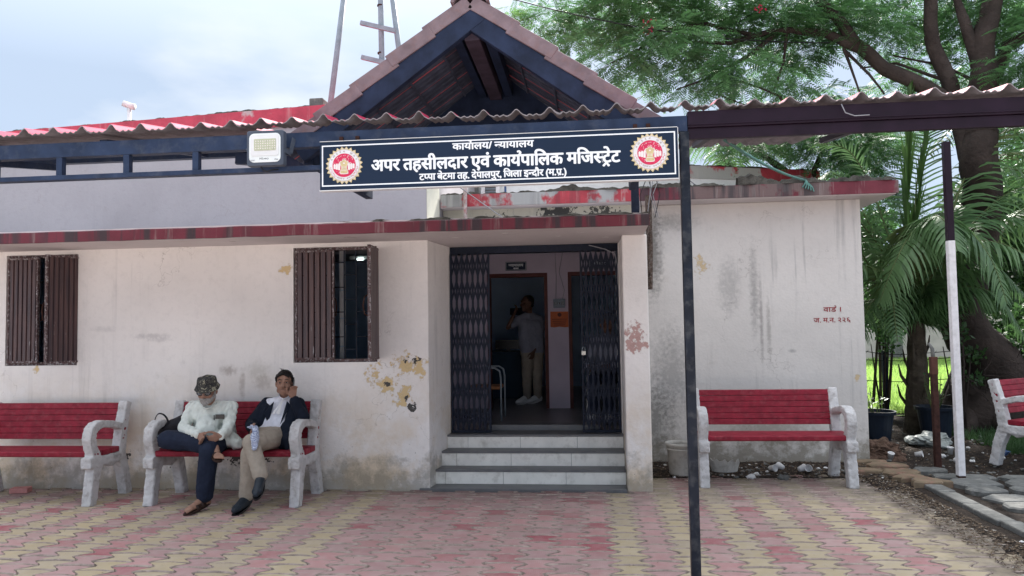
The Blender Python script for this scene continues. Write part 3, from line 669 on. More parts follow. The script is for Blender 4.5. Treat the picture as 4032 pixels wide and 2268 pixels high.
def latin(name, s, x, y, z, size, mat, parent, rot=None):
    b = MB(); cx = 0
    for ch in s:
        if ch == ' ': cx += .3; continue
        v, f, a = glyph(ch); b.add([((p[0]+cx)*size, 0, p[1]*size) for p in v], f); cx += a
    b.v = [(p[0]+x, p[1]+y, p[2]+z) for p in b.v]
    return b.build(name, mat, parent)
put_text('ward_writing', ['व', 'ा', 'ड', 'REPH', ' ', '।'], 2.655, 8.646, 1.685, .20, .05, m_red2, wing, .0012)
put_text('number_writing', ['ज', '.', ' ', 'म', '.', 'न', '.', ' ', '२', '२', '६'], 2.545, 8.646, 1.565, .40, .05, m_red2, wing, .0010)

# ------------------------------------------------------------------ signboard
SX0, SX1, SZ0, SZ1, SY = -1.570, .532, 2.416, 2.706, 4.225
sg = thing('signboard', 'long dark blue office signboard with white Hindi lettering and a round seal at each end', 'signboard', ((SX0+SX1)/2, SY, SZ0))
b = MB(); b.box(SX0, SX1, SY, SY+.045, SZ0, SZ1); b.build('board', m_signbg, sg, bevel=.002)
def rim(x0, x1, z0, z1, w, y0, y1, name, mat, parent):
    b = MB(); b.box(x0, x1, y0, y1, z0, z0+w); b.box(x0, x1, y0, y1, z1-w, z1); b.box(x0, x0+w, y0, y1, z0+w, z1-w); b.box(x1-w, x1, y0, y1, z0+w, z1-w)
    return b.build(name, mat, parent)
rim(SX0+.013, SX1-.013, SZ0+.021, SZ1-.022, .0075, SY-.0015, SY, 'border_line', m_letter, sg)
b = MB(); b.box(SX0-.002, SX1+.002, SY-.003, SY+.044, SZ0-.006, SZ0-.001); b.box(SX0, SX1, SY-.002, SY+.02, SZ1+.001, SZ1+.004); b.box(SX1+.001, SX1+.004, SY-.002, SY+.044, SZ0, SZ1); b.build('frame_edge', m_white, sg)
T1 = ['क', 'ा', 'य', 'REPH', 'ा', 'ल', 'य', '/', ' ', '~न', 'य', 'ा', 'य', 'ा', 'ल', 'य']
T2 = list('अपर तहसीलदार एवं') + [' ', 'क', 'ा', 'य', 'REPH', 'प', 'ा', 'ि', 'ल', 'क', ' ', 'म', 'ि', 'ज', '~स', 'ट', 'CARET', 'े', 'ट']
T3 = ['ट', '~प', 'प', 'ा', ' ', 'ब', 'े', 'ट', 'म', 'ा', ' ', 'त', 'ह', '.', ' ', 'द', 'े', 'प', 'ा', 'ल', 'प', 'ु', 'र', ',', ' ', 'ि', 'ज', 'ल', 'ा', ' ', 'इ', '~न', 'द', 'ौ', 'र', ' ', '(', 'म', '.', 'प', 'RAK', '.', ')']
put_text('title_line', T1, SX0+.805, SY-.001, SZ0+.212, .475, .037, m_letter, sg, .0023)
put_text('title_line', T2, SX0+.315, SY-.001, SZ0+.104, 1.46, .064, m_letter, sg, .0038)
put_text('title_line', T3, SX0+.605, SY-.001, SZ0+.040, .865, .036, m_letter, sg, .0022)
def emblem(cx, cz):
    mats = [m_gold, m_cream, m_ered, m_eink, m_white]
    def P(r, t, k, ox=0, oz=0): return (cx+ox+r*math.cos(t), SY-.001-.0006*k, cz+oz+r*math.sin(t))
    root = MB()
    N = 24; pts = []
    for i in range(N):
        a = 2*math.pi*(i+.5)/N+math.pi/2
        for da, r in ((-.5, .0965), (-.36, .103), (-.18, .1075), (0, .1145), (.18, .1075), (.36, .103)): pts.append(P(r, a+da*2*math.pi/N, 0))
    root.quad(*pts, mi=0)
    for k, r, mi in ((1, .0955, 1), (2, .0935, 3), (3, .0925, 4)): root.quad(*[P(r, 2*math.pi*i/48, k) for i in range(48)], mi=mi)
    for i in range(N):
        a = 2*math.pi*(i+.5)/N+math.pi/2; root.quad(P(.097, a-.03, 1), P(.108, a, 1), P(.097, a+.03, 1), mi=1)
    e = root.build('emblem', mats, sg)
    d = MB(); d.quad(*[P(.071, 2*math.pi*i/40, 4) for i in range(40)], mi=0); d.build('red_disc', m_ered, e)
    w = MB(); r2 = random.Random(5)
    for s in (-1, 1):                                   # white robes of the tree roots either side
        for q in range(3):
            ox = s*(.030+.014*q); h = .030-.006*q; pp = [(ox-.0065, -.028+.004*q), (ox+.006, -.030+.004*q), (ox+.0065, h*.25), (ox, h*.55), (ox-.0065, h*.2)]
            w.quad(*[(cx+u, SY-.001-.003, cz+v) for u, v in pp])
    for q in range(70):                                 # white flecks between leaves
        a = r2.uniform(.12, math.pi-.12); r = r2.uniform(.028, .067); t = r2.uniform(0, 3); l = r2.uniform(.002, .005)
        u, v = r*math.cos(a), r*math.sin(a)
        w.quad(*[(cx+u+l*math.cos(t+j)*(1 if j != 2.1 else .3), SY-.0041, cz+v+l*math.sin(t+j)*.6) for j in (0, 2.1, 4.2)])
    for q in range(16):
        a = -r2.uniform(.4, math.pi-.4); r = r2.uniform(.045, .066); u, v = r*math.cos(a), r*math.sin(a)
        if abs(u) > .022: w.quad((cx+u-.004, SY-.0041, cz+v), (cx+u+.003, SY-.0041, cz+v-.001), (cx+u+.002, SY-.0041, cz+v+.0015))
    w.build('white_marks', m_cream, e)
    c = MB(); half = [(0, .029), (.010, .027), (.012, .021), (.022, .022), (.027, .014), (.024, .004), (.019, -.006), (.0175, -.018), (.024, -.027), (.026, -.037), (.022, -.044), (0, -.045)]
    out = half+[(-x, z) for x, z in half[-2:0:-1]]
    c.quad(*[(cx+x*1.0, SY-.0047, cz+z*1.2) for x, z in out], mi=1); c.quad(*[(cx+x*.88, SY-.0053, cz+z*1.1) for x, z in out], mi=0)
    for xx in (-.008, 0, .008): c.quad((cx+xx-.0015, SY-.0058, cz-.020), (cx+xx+.0015, SY-.0058, cz-.020), (cx+xx+.001, SY-.0058, cz-.006), (cx+xx-.001, SY-.0058, cz-.006), mi=1)
    c.quad(*[(cx+.005*math.cos(t*math.pi/6), SY-.0058, cz+.012+.005*math.sin(t*math.pi/6)) for t in range(12)], mi=1)
    c.quad((cx-.018, SY-.0058, cz-.031), (cx+.018, SY-.0058, cz-.031), (cx+.017, SY-.0058, cz-.028), (cx-.017, SY-.0058, cz-.028), mi=1)
    c.build('lion_capital', [m_gold, m_cream], e)
    l = MB()
    def arc(tokens_list, a0, a1, r, size, inward=False):
        n = len(tokens_list)
        for i, tk in enumerate(tokens_list):
            if not tk: continue
            a = a0+(a1-a0)*i/(n-1); V, Fc, wd_ = layout(tk); rot = a-math.pi/2 if not inward else a+math.pi/2
            ca, sa = math.cos(rot), math.sin(rot)
            vs = []
            for p in V:
                u, v = (p[0]-wd_/2)*size, (p[1]-.3)*size; vs.append((cx+r*math.cos(a)+u*ca-v*sa, SY-.0041, cz+r*math.sin(a)+u*sa+v*ca))
            l.add(vs, Fc)
    arc([['म'], ['~ध', 'य'], ['प', 'RAK'], ['द', 'े'], ['श'], [], ['श', 'ा'], ['स'], ['न']], R(155), R(25), .0815, .0155)
    arc([['स'], ['~त', 'य'], ['म', 'े'], ['व'], [], ['ज'], ['य'], ['त', 'े']], R(-118), R(-58), .082, .0135, True)
    l.build('seal_lettering', m_eink, e)
    k = MB()
    for s in (-1, 1):
        for q in range(9):
            a = R(-8-q*5.5) if s > 0 else R(188+q*5.5); rr = .0815+.004*math.sin(q*2.)
            k.quad(*[(cx+rr*math.cos(a)+.005*math.cos(a+s*1.2+j)*(1 if j < 4 else .4), SY-.0041, cz+rr*math.sin(a)+.004*math.sin(a+s*1.2+j)) for j in (0, 2.2, 4.1)])
    k.build('ear_of_wheat', m_ered, e)
emblem(SX0+.150, SZ0+.145); emblem(SX1-.157, SZ0+.150)

# ------------------------------------------------------------------ corrugated walkway canopy
cano = thing('walkway_canopy', 'low corrugated sheet canopy on painted steel frame running across the whole front', 'canopy', (-.5, 4.3, 0))
SLO = .165
def zc(y, x=0): return 2.838+(y-4.27)*(.128 if x > .3 else SLO)
def prof_z(x):
    u = (x/.195) % 1.0; d = min(u, 1-u)
    return (.037+.012*noise.noise(Vector((round(x/.195)*3.7, 0, 0))))*(.5+.5*math.cos(math.pi*min(1, d/.26)))**1.25+.0055*math.cos(2*math.pi*u*5)*(1 if d > .22 else .1)
def sheet(x0, x1, y0, y1, k):
    b = MB(); n = int((x1-x0)/.0115); ny = 3; top, bot = [], []; cut = rnd.uniform(-.012, .012)
    for j in range(ny):
        for i in range(n+1):
            x = x0+(x1-x0)*i/n; y = y0+(y1-y0)*j/(ny-1)
            if j == 0: y += .006*noise.noise(Vector((x*6, k, 0)))+cut
            if j == ny-1: y += .03*noise.noise(Vector((x*5, k, 3)))
            z = zc(y, x0)+prof_z(x)+.0055*(k % 2)+.006*math.sin(x*1.1+y)+.006*noise.noise(Vector((x*1.7, y*.5, 2)))
            top.append((x, y, z)); bot.append((x, y, z-.0055))
    N = len(top); W = n+1; b.v = top+bot
    ft = [(j*W+i, j*W+i+1, (j+1)*W+i+1, (j+1)*W+i) for j in range(ny-1) for i in range(n)]
    fb = [tuple(N+q for q in f[::-1]) for f in ft]
    edge = [(i, N+i, N+i+1, i+1) for i in range(n)]+[((ny-1)*W+i+1, N+(ny-1)*W+i+1, N+(ny-1)*W+i, (ny-1)*W+i) for i in range(n)]+[(j*W, (j+1)*W, N+(j+1)*W, N+j*W) for j in range(ny-1)]+[(j*W+n, N+j*W+n, N+(j+1)*W+n, (j+1)*W+n) for j in range(ny-1)]
    b.f = ft+fb+edge; b.mi = [0]*len(ft)+[1]*(len(fb)+len(edge))
    b.build('corrugated_sheet', [m_sheetP, m_sheetU], cano)
xs = -5.07; k = 0
while xs < 3.4:
    xe = xs+1.03
    if xe < -1.75: yb = 5.75
    elif xs < .42 and xe > -1.75: yb = 4.48
    elif xe < 2.5: yb = 6.6
    else: yb = 4.75
    sheet(xs, xe, 4.262, yb, k); xs += .98; k += 1
# front beam, lower rail and struts
b = MB(); b.box(-5.2, .60, 4.30, 4.36, 2.700, 2.792); b.build('front_beam', m_navy, cano, bevel=.003)
b = MB(); b.box(-5.2, .53, 4.285, 4.345, 2.553, 2.583); b.build('lower_rail', m_navy, cano, bevel=.003)
for x in (-3.30, -2.85, -2.395, -3.75, -4.2): b = MB(); b.box(x-.02, x+.02, 4.30, 4.34, 2.584, 2.699); b.build('strut', m_navy, cano, bevel=.002)
b = MB(); b.box(.601, 3.6, 4.295, 4.36, 2.72, 2.815); b.box(.601, 3.6, 4.31, 4.345, 2.655, 2.719); b.build('channel_beam', m_maroonsteel, cano, bevel=.003)
b = MB(); b.box(.601, 3.6, 4.288, 4.297, 2.733, 2.741); b.build('beam_lip', m_maroonsteel, cano)
b = MB(); b.box(-5.2, -1.78, 5.62, 5.68, 2.985, 3.035); b.build('rear_beam', m_navy, cano)
b = MB(); b.box(-5.2, -1.78, 4.95, 4.99, 2.90, 2.94); b.build('purlin', m_navy, cano)
b = MB(); b.bar((-2.75, 5.55, 2.95), (-1.2, 5.9, 2.86), .05, .09); b.build('brace', m_navy, cano)
b = MB(); b.bar((-4.3, 4.37, 2.75), (-4.3, 5.62, 2.95), .05, .05); b.build('brace', m_navy, cano)
for x in (-3.05, .9, 1.9): b = MB(); b.bar((x, 4.37, 2.80), (x, 5.65 if x < 0 else 6.05, zc(5.6 if x < 0 else 6.05, x)-.04), .05, .04); b.build('rafter', m_navy if x < 0 else m_maroonsteel, cano)
for x in (-1.36, .30, -1.46, .375): b = MB(); b.box(x-.012, x+.012, 4.287, 4.299, 2.725, 2.752); b.build('bolt_plate', m_rust, cano, bevel=.002)
b = MB(); b.box(.555, .608, 4.30, 4.355, -.02, 2.699); b.build('post', m_black, cano, bevel=.004)
b = MB(); b.box(3.528, 3.591, 7.576, 7.639, 2.35, 3.33); b.build('post', m_maroonsteel, cano, bevel=.004)
wp = b = MB(); b.box(3.527, 3.592, 7.575, 7.640, .07, 2.35); b.build('white_post', m_whitepole, cano, bevel=.005)
b = MB(); b.box(3.529, 3.59, 7.577, 7.638, -.02, .068); b.build('post_foot', m_rust, cano)
b = MB(); b.box(.43, .50, 6.86, 6.93, SLT+.001, 3.1); b.build('post', m_gate, cano)


# ------------------------------------------------------------------ tiled gable porch roof
gb = thing('tiled_gable_roof', 'small open gable roof of painted clay tiles on dark timber rafters rising above the signboard', 'roof', (-.7, 4.6, 2.86))
AX, AZ, EXL, EXR, EZ, GY0, GY1 = -.705, 3.64, -1.87, .455, 2.79, 4.58, 6.0
for side in (-1, 1):
    ex = EXL if side < 0 else EXR
    L = math.hypot(ex-AX, AZ-EZ); dx, dz = (ex-AX)/L, (EZ-AZ)/L; nx_, nz_ = (-dz*side, abs(dx)) if True else 0
    nx_ = abs(dz)*side; nz_ = abs(dx)
    def S(s, h, y): return (AX+dx*s+nx_*h, y, AZ+dz*s+nz_*h)
    # one clay tile: long pan with two ribs and a thick lower lip
    TL, TW = .335, .235
    b = MB(); pr = [(0, .0), (.03, .022), (.06, .0), (.105, .0), (.12, .012), (.135, 0), (.18, .0), (.205, .02), (TW-.006, .002)]
    vs = []
    for (s, lift) in ((-.03, 0), (TL, .012)):
        for (w, h) in pr: vs.append(Vector(S(s, h+lift, w))-Vector(S(0, 0, 0)))
        for (w, h) in pr: vs.append(Vector(S(s, h+lift-.018, w))-Vector(S(0, 0, 0)))
    n = len(pr)
    fs = [(i, i+1, 2*n+i+1, 2*n+i) for i in range(n-1)]+[(n+i+1, n+i, 3*n+i, 3*n+i+1) for i in range(n-1)]+[(2*n+i, 2*n+i+1, 3*n+i+1, 3*n+i) for i in range(n-1)]+[(0, 2*n, 3*n, n), (n-1, 2*n-1, 4*n-1, 3*n-1)]
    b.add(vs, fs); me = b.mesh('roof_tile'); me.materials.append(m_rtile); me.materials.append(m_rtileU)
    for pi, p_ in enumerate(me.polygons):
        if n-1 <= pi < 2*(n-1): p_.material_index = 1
    nc = int(L/.30)+1; base = Vector(S(0, 0, 0))
    for c in range(nc):
        for r in range(6):
            p = Vector(S(c*.30+.02, .055+rnd.uniform(-.002, .002), GY0+.06+r*TW))-Vector((0, 0, 0))
            o = link_mesh('roof_tile', me, None, gb, p-wl(gb)-Vector((0, 0, 0)))
        # verge tile with down-turned flange
        v = MB(); s0, s1 = c*.30-.01, c*.30+.33; l0, l1 = .050, .070; gy = GY0-.004*(c % 2)
        v.add([S(s0, l0-.068, gy), S(s1, l1-.068, gy), S(s1, l1+.02, gy), S(s0, l0+.02, gy), S(s0, l0-.068, gy+.022), S(s1, l1-.068, gy+.022), S(s1, l1+.02, gy+.022), S(s0, l0+.02, gy+.022)],
              [(0, 1, 2, 3), (7, 6, 5, 4), (0, 4, 5, 1), (2, 6, 7, 3), (1, 5, 6, 2), (0, 3, 7, 4)])
        v.add([S(s0, l0+.005, gy+.02), S(s1, l1+.005, gy+.02), S(s1, l1+.02, gy+.02), S(s0, l0+.02, gy+.02), S(s0, l0-.005, gy+.085), S(s1, l1-.005, gy+.085), S(s1, l1+.012, gy+.085), S(s0, l0+.012, gy+.085)],
              [(0, 1, 2, 3), (7, 6, 5, 4), (0, 4, 5, 1), (2, 6, 7, 3), (1, 5, 6, 2), (0, 3, 7, 4)])
        v.build('verge_tile', [m_rtile2], gb, bevel=.004)
    b = MB()
    for yy in (GY0+.035+(.004 if side > 0 else 0),): b.bar(S(-.02, -.065, yy), S(L+.02, -.065, yy), .055, .12, up=(nx_, 0, nz_))
    b.build('rafter', m_wood, gb, bevel=.004)
    for yy in (5.95,): yy += .004*side; b = MB(); b.bar(S(.0, -.03, yy), S(L, -.03, yy), .05, .06, up=(nx_, 0, nz_)); b.build('rafter', m_wood, gb)
    for q in range(1, nc): b = MB(); b.bar(S(q*.30, .028, GY0+.1), S(q*.30, .028, GY1), .014, .012, up=(nx_, 0, nz_)); b.build('batten', m_rtileU, gb)
    b = MB(); b.bar(S(L-.02, -.09, GY0+.06), S(L-.02, -.09, GY1), .06, .12); b.build('eave_beam', m_wood, gb, bevel=.004)
b = MB(); b.bar((AX, GY0+.06, AZ-.12), (AX, GY1, AZ-.12), .10, .16); b.build('ridge_beam', m_wood2, gb, bevel=.005)
b = MB(); b.bar((AX-.105, GY0+.07, AZ-.13), (AX-.105, GY1, AZ-.13), .06, .10); b.bar((AX+.105, GY0+.07, AZ-.13), (AX+.105, GY1, AZ-.13), .06, .10); b.build('ridge_plate', m_wood, gb)
b = MB(); b.prism([(EXL-.02, EZ), (EXR+.02, EZ), (AX, AZ+.045)], 'y', GY1-.08, GY1-.05); b.build('added_dark_gable_panel', m_wood, gb)  # dark panel added at the rear, standing in for the gable's inner darkness
b = MB(); b.box(-1.75, .35, GY1-.11, GY1-.085, EZ-.02, EZ+.12); b.build('tie_beam', m_wood2, gb)
for r in range(4):
    b = MB(); y0 = GY0-.02+r*.34; pts = [(AX+.12*math.cos(t)*1.05, AZ+.025+.085*math.sin(t)) for t in [math.pi*i/8 for i in range(9)]]
    inn = [(AX+.10*math.cos(t)*1.05, AZ+.02+.07*math.sin(t)) for t in [math.pi*i/8 for i in range(9)]][::-1]
    vs = [(x, y0, z) for x, z in pts+inn]+[(x*1.0, y0+.36, z-.012) for x, z in pts+inn]; n = len(pts+inn)
    b.add(vs, [(i, (i+1) % n, n+(i+1) % n, n+i) for i in range(n)]+[(i, i+1, n-2-i, n-1-i) for i in range(8)]+[(n+i+1, n+i, 2*n-1-i, 2*n-2-i) for i in range(8)]); b.build('ridge_tile', m_rtile2, gb)

# ------------------------------------------------------------------ floodlight
fl = thing('floodlight', 'square grey LED floodlight with white reflector hung on the canopy rail left of the signboard', 'light', (-1.88, 4.2, 2.57))
def rrect(x0, x1, z0, z1, r, n=4):
    P = []
    for cx, cz, a in ((x1-r, z1-r, 0), (x0+r, z1-r, 90), (x0+r, z0+r, 180), (x1-r, z0+r, 270)):
        for i in range(n+1): t = R(a+90*i/n); P.append((cx+r*math.cos(t), cz+r*math.sin(t)))
    return P
fy = 4.16
b = MB(); b.prism(rrect(-1.996, -1.768, 2.563, 2.775, .012), 'y', fy, fy+.05); b.build('housing', m_lampbody, fl, bevel=.006)
b = MB(); b.prism(rrect(-1.979, -1.785, 2.583, 2.757, .03), 'y', fy-.003, fy-.0005); b.build('front_glass', m_lampface, fl, bevel=.0015)
b = MB(); b.prism(rrect(-1.968, -1.796, 2.622, 2.747, .012), 'y', fy-.006, fy-.0035); b.build('reflector', m_white, fl)
b = MB(); b.prism(rrect(-1.946, -1.812, 2.653, 2.722, .004), 'y', fy-.009, fy-.0065); b.build('led_panel', m_led, fl)
b = MB()
for i in range(9):
    for j in range(4): b.box(-1.937+i*.0145, -1.931+i*.0145, fy-.0105, fy-.0092, 2.662+j*.0145, 2.668+j*.0145)
b.build('led_dots', m_cream, fl)
latin('printing', 'HiLvery', -1.915, fy-.0036, 2.600, .018, m_glass, fl); latin('printing', '50W', -1.970, fy-.0036, 2.591, .013, m_lampbody, fl); latin('printing', 'IP66', -1.822, fy-.0036, 2.594, .013, m_lampbody, fl)
b = MB(); b.box(-1.766, -1.762, fy+.01, fy+.1, 2.64, 2.67); b.bar((-1.762, fy+.09, 2.655), (-1.752, fy+.12, 2.75), .004, .03); b.bar((-2.002, fy+.02, 2.655), (-2.002, fy+.12, 2.75), .004, .03); b.build('bracket', m_lampbody, fl)
b = MB(); b.tube([(-1.92, fy+.03, 2.562), (-1.90, fy+.02, 2.54), (-1.875, fy+.01, 2.53), (-1.85, fy+.02, 2.54), (-1.845, fy+.1, 2.56)], .004, 6); b.build('cable', m_wire, fl)

# ------------------------------------------------------------------ collapsible gate
GYY = 7.83
def gate(x0, x1, label, open_right):
    g = thing('collapsible_gate', label, 'gate', ((x0+x1)/2, GYY, FZ+.02)); n = 8; z0, z1 = FZ+.03, 2.365
    xs_ = [x0+(x1-x0)*i/(n-1) for i in range(n)]
    for i, x in enumerate(xs_):
        b = MB(); b.box(x-.009, x+.009, GYY-.018, GYY-.006, z0, z1); b.box(x-.009, x+.009, GYY+.006, GYY+.018, z0, z1); b.build('upright', m_gate, g)
    lv = 7; h = (z1-z0)/lv
    for i in range(n-1):
        for q in range(lv):
            za, zb = z0+q*h+.02, z0+(q+1)*h-.02
            for s in (0, 1):
                b = MB(); off_ = -.003 if s else .003
                xa, xb = (xs_[i], xs_[i+1]) if s else (xs_[i+1], xs_[i])
                b.bar((xa, GYY+off_, za), (xb, GYY+off_, zb), .0035, .017, up=(1, 0, 0)); b.build('lattice_bar', m_gate, g)
    b = MB(); b.box(x0-.012, x1+.012, GYY-.02, GYY+.02, FZ+.004, FZ+.028); b.build('bottom_track', m_gate, g)
    return g
gl = gate(-1.452, -1.045, 'left folded half of the dark blue collapsible grille gate', 1)
gr = gate(-.06, .318, 'right folded half of the dark blue collapsible grille gate, with a padlock hung on it', 0)
pl = thing('padlock', 'small brass padlock hanging on the right half of the grille gate', 'padlock', (-.045, 7.80, 1.27))
b = MB(); b.box(-.068, -.022, 7.785, 7.803, 1.265, 1.31); b.build('lock_body', m_brass, pl, bevel=.004)
b = MB(); b.tube([(-.06, 7.794, 1.31), (-.06, 7.794, 1.335), (-.052, 7.794, 1.348), (-.038, 7.794, 1.348), (-.03, 7.794, 1.335), (-.03, 7.794, 1.31)], .004, 6); b.build('shackle', m_steel, pl)

# ------------------------------------------------------------------ corridor furnishings
def plaque(x0, x1, z0, z1, lines, label):
    p = thing('name_plaque', label, 'sign', ((x0+x1)/2, IW-.01, z0)); b = MB(); b.box(x0, x1, IW-.03, IW-.005, z0, z1); b.build('plate', m_signbg, p, bevel=.002)
    rim(x0+.006, x1-.006, z0+.006, z1-.006, .003, IW-.032, IW-.0305, 'border_line', m_letter, p)
    for tk, w, h, zz in lines: put_text('plaque_text', tk, (x0+x1)/2-w/2, IW-.033, zz, w, h, m_letter, p, .002)
plaque(-1.10, -.815, 2.335, 2.455, [(['~न', 'य', 'ा', 'य', 'ा', 'ल', 'य'], .20, .033, 2.39), (['क', '~क', 'ा'], .07, .02, 2.352)], 'small black name plate with white lettering above the left inner door')
plaque(.04, .32, 2.335, 2.445, [(['र', 'ी', 'ड', 'र'], .15, .033, 2.385)], 'small black name plate above the right inner door, seen through the gate')
po = thing('orange_poster', 'torn orange notice pasted on the wall between the two inner doors', 'poster', (-.37, IW-.01, 1.55))
b = MB(); b.quad(*[(x, IW-.006, z) for x, z in ((-.50, 1.555), (-.45, 1.548), (-.38, 1.557), (-.30, 1.548), (-.256, 1.553), (-.256, 1.762), (-.50, 1.765))]); b.build('paper', m_orange, po)
b = MB(); b.quad(*[(-.375+.028*math.cos(t), IW-.008, 1.72+.028*math.sin(t)) for t in [math.pi*2*i/16 for i in range(16)]])
for q in range(4): b.box(-.48+.01*q, -.275-.008*q, IW-.009, IW-.0075, 1.655-.026*q, 1.663-.026*q)
b.build('printed_lines', m_frame, po)
me_ = thing('switch_board', 'old grey electric switch board with trailing wires on the pink inner wall', 'switch board', (-.375, IW-.02, 1.81))
b = MB(); b.box(-.455, -.295, IW-.05, IW-.003, 1.812, 1.935); b.build('box', m_steel, me_, bevel=.006)
b = MB(); [b.box(-.44+.03*i, -.425+.03*i, IW-.056, IW-.0505, 1.86, 1.89) for i in range(3)]; b.lathe([(0, 0), (.022, 0)], (0, 0, 0), 12) if False else b.box(-.345, -.31, IW-.056, IW-.0505, 1.85, 1.90); b.build('switch', m_glass, me_)
b = MB(); b.tube([(-.42, IW-.012, 1.935), (-.41, IW-.012, 2.2), (-.42, IW-.012, 2.6)], .004, 5); b.tube([(-.33, IW-.012, 1.935), (-.30, IW-.02, 2.05), (-.37, IW-.02, 2.3), (-.31, IW-.02, 2.6)], .004, 5); b.build('wire', m_wireg, me_)
cp = thing('notice_board', 'small dark plate on the far office wall behind the standing man', 'sign', (-1.0, 13.58, 1.75)); b = MB(); b.box(-1.42, -1.12, 13.57, 13.597, 1.77, 1.90); b.build('plate', m_signbg, cp)
ds = thing('office_desk', 'blue-grey office desk with a dark monitor behind the standing man', 'desk', (-1.3, 11.8, FZ))
b = MB(); b.box(-2.0, -.75, 11.4, 12.0, FZ+.68, FZ+.72); b.build('desk_top', m_desk, ds, bevel=.004); b = MB(); b.box(-1.98, -.77, 11.42, 11.44, FZ, FZ+.679); b.box(-1.98, -1.95, 11.441, 11.98, FZ, FZ+.679); b.box(-.80, -.77, 11.441, 11.98, FZ, FZ+.679); b.build('desk_panel', m_desk, ds)
mn = thing('monitor', 'dark monitor standing on the desk inside the office', 'monitor', (-1.25, 11.6, FZ+.72)); b = MB(); b.box(-1.45, -1.05, 11.58, 11.61, FZ+.76, FZ+.90); b.box(-1.28, -1.22, 11.6, 11.63, FZ+.722, FZ+.77); b.box(-1.35, -1.15, 11.55, 11.68, FZ+.7205, FZ+.73); b.build('screen', m_glass, mn)
ch = thing('tube_frame_chair', 'metal tube armchair just inside the left gate leaf', 'chair', (-1.25, 8.9, FZ))
CZ = FZ-.003
for yy in (8.68, 9.08):
    b = MB(); b.tube([(-1.03, yy, CZ+.012), (-1.03, yy, CZ+.52), (-1.045, yy, CZ+.60), (-1.10, yy, CZ+.635), (-1.22, yy, CZ+.635), (-1.42, yy, CZ+.60)], .011, 8); b.build('arm_frame', m_steel, ch, smooth=True)
b = MB(); b.tube([(-1.42, 8.68, CZ+.62), (-1.46, 8.68, CZ+.9), (-1.46, 9.08, CZ+.9), (-1.42, 9.08, CZ+.62)], .011, 8); b.tube([(-1.42, 8.68, CZ+.6), (-1.42, 8.68, CZ+.012)], .011, 8); b.tube([(-1.42, 9.08, CZ+.6), (-1.42, 9.08, CZ+.012)], .011, 8); b.build('back_frame', m_steel, ch, smooth=True)
b = MB(); b.box(-1.43, -1.04, 8.70, 9.06, CZ+.38, CZ+.42); b.build('seat', M('worn_orange_seat', (.25, .11, .05), .6, .3, 10, .2), ch, bevel=.01)
pc = thing('plastic_chair', 'white moulded plastic chair behind the right gate leaf', 'chair', (.22, 8.95, FZ))
b = MB(); b.caps([(.0, 8.78, FZ+.66), (.0, 9.1, FZ+.68), (.08, 9.2, FZ+.7)], [.022, .024, .03]); b.caps([(.44, 8.78, FZ+.66), (.44, 9.1, FZ+.68), (.38, 9.2, FZ+.7)], [.022, .024, .03])
for x in (.0, .44): b.caps([(x, 8.78, FZ+.66), (x, 8.76, FZ+.42), (x-.02, 8.74, FZ+.02)], [.024, .024, .018]); b.caps([(x, 9.16, FZ+.7), (x, 9.22, FZ+.02)], [.024, .018])
b.box(-.0, .44, 8.76, 9.18, FZ+.405, FZ+.43)
for i in range(5): b.caps([(.06+.08*i, 9.18, FZ+.43), (.06+.08*i, 9.27, FZ+.85)], .016)
b.caps([(.04, 9.27, FZ+.85), (.22, 9.29, FZ+.90), (.40, 9.27, FZ+.85)], .022); fuse(b, 'chair_shell', m_bucket, pc, .012, 2)

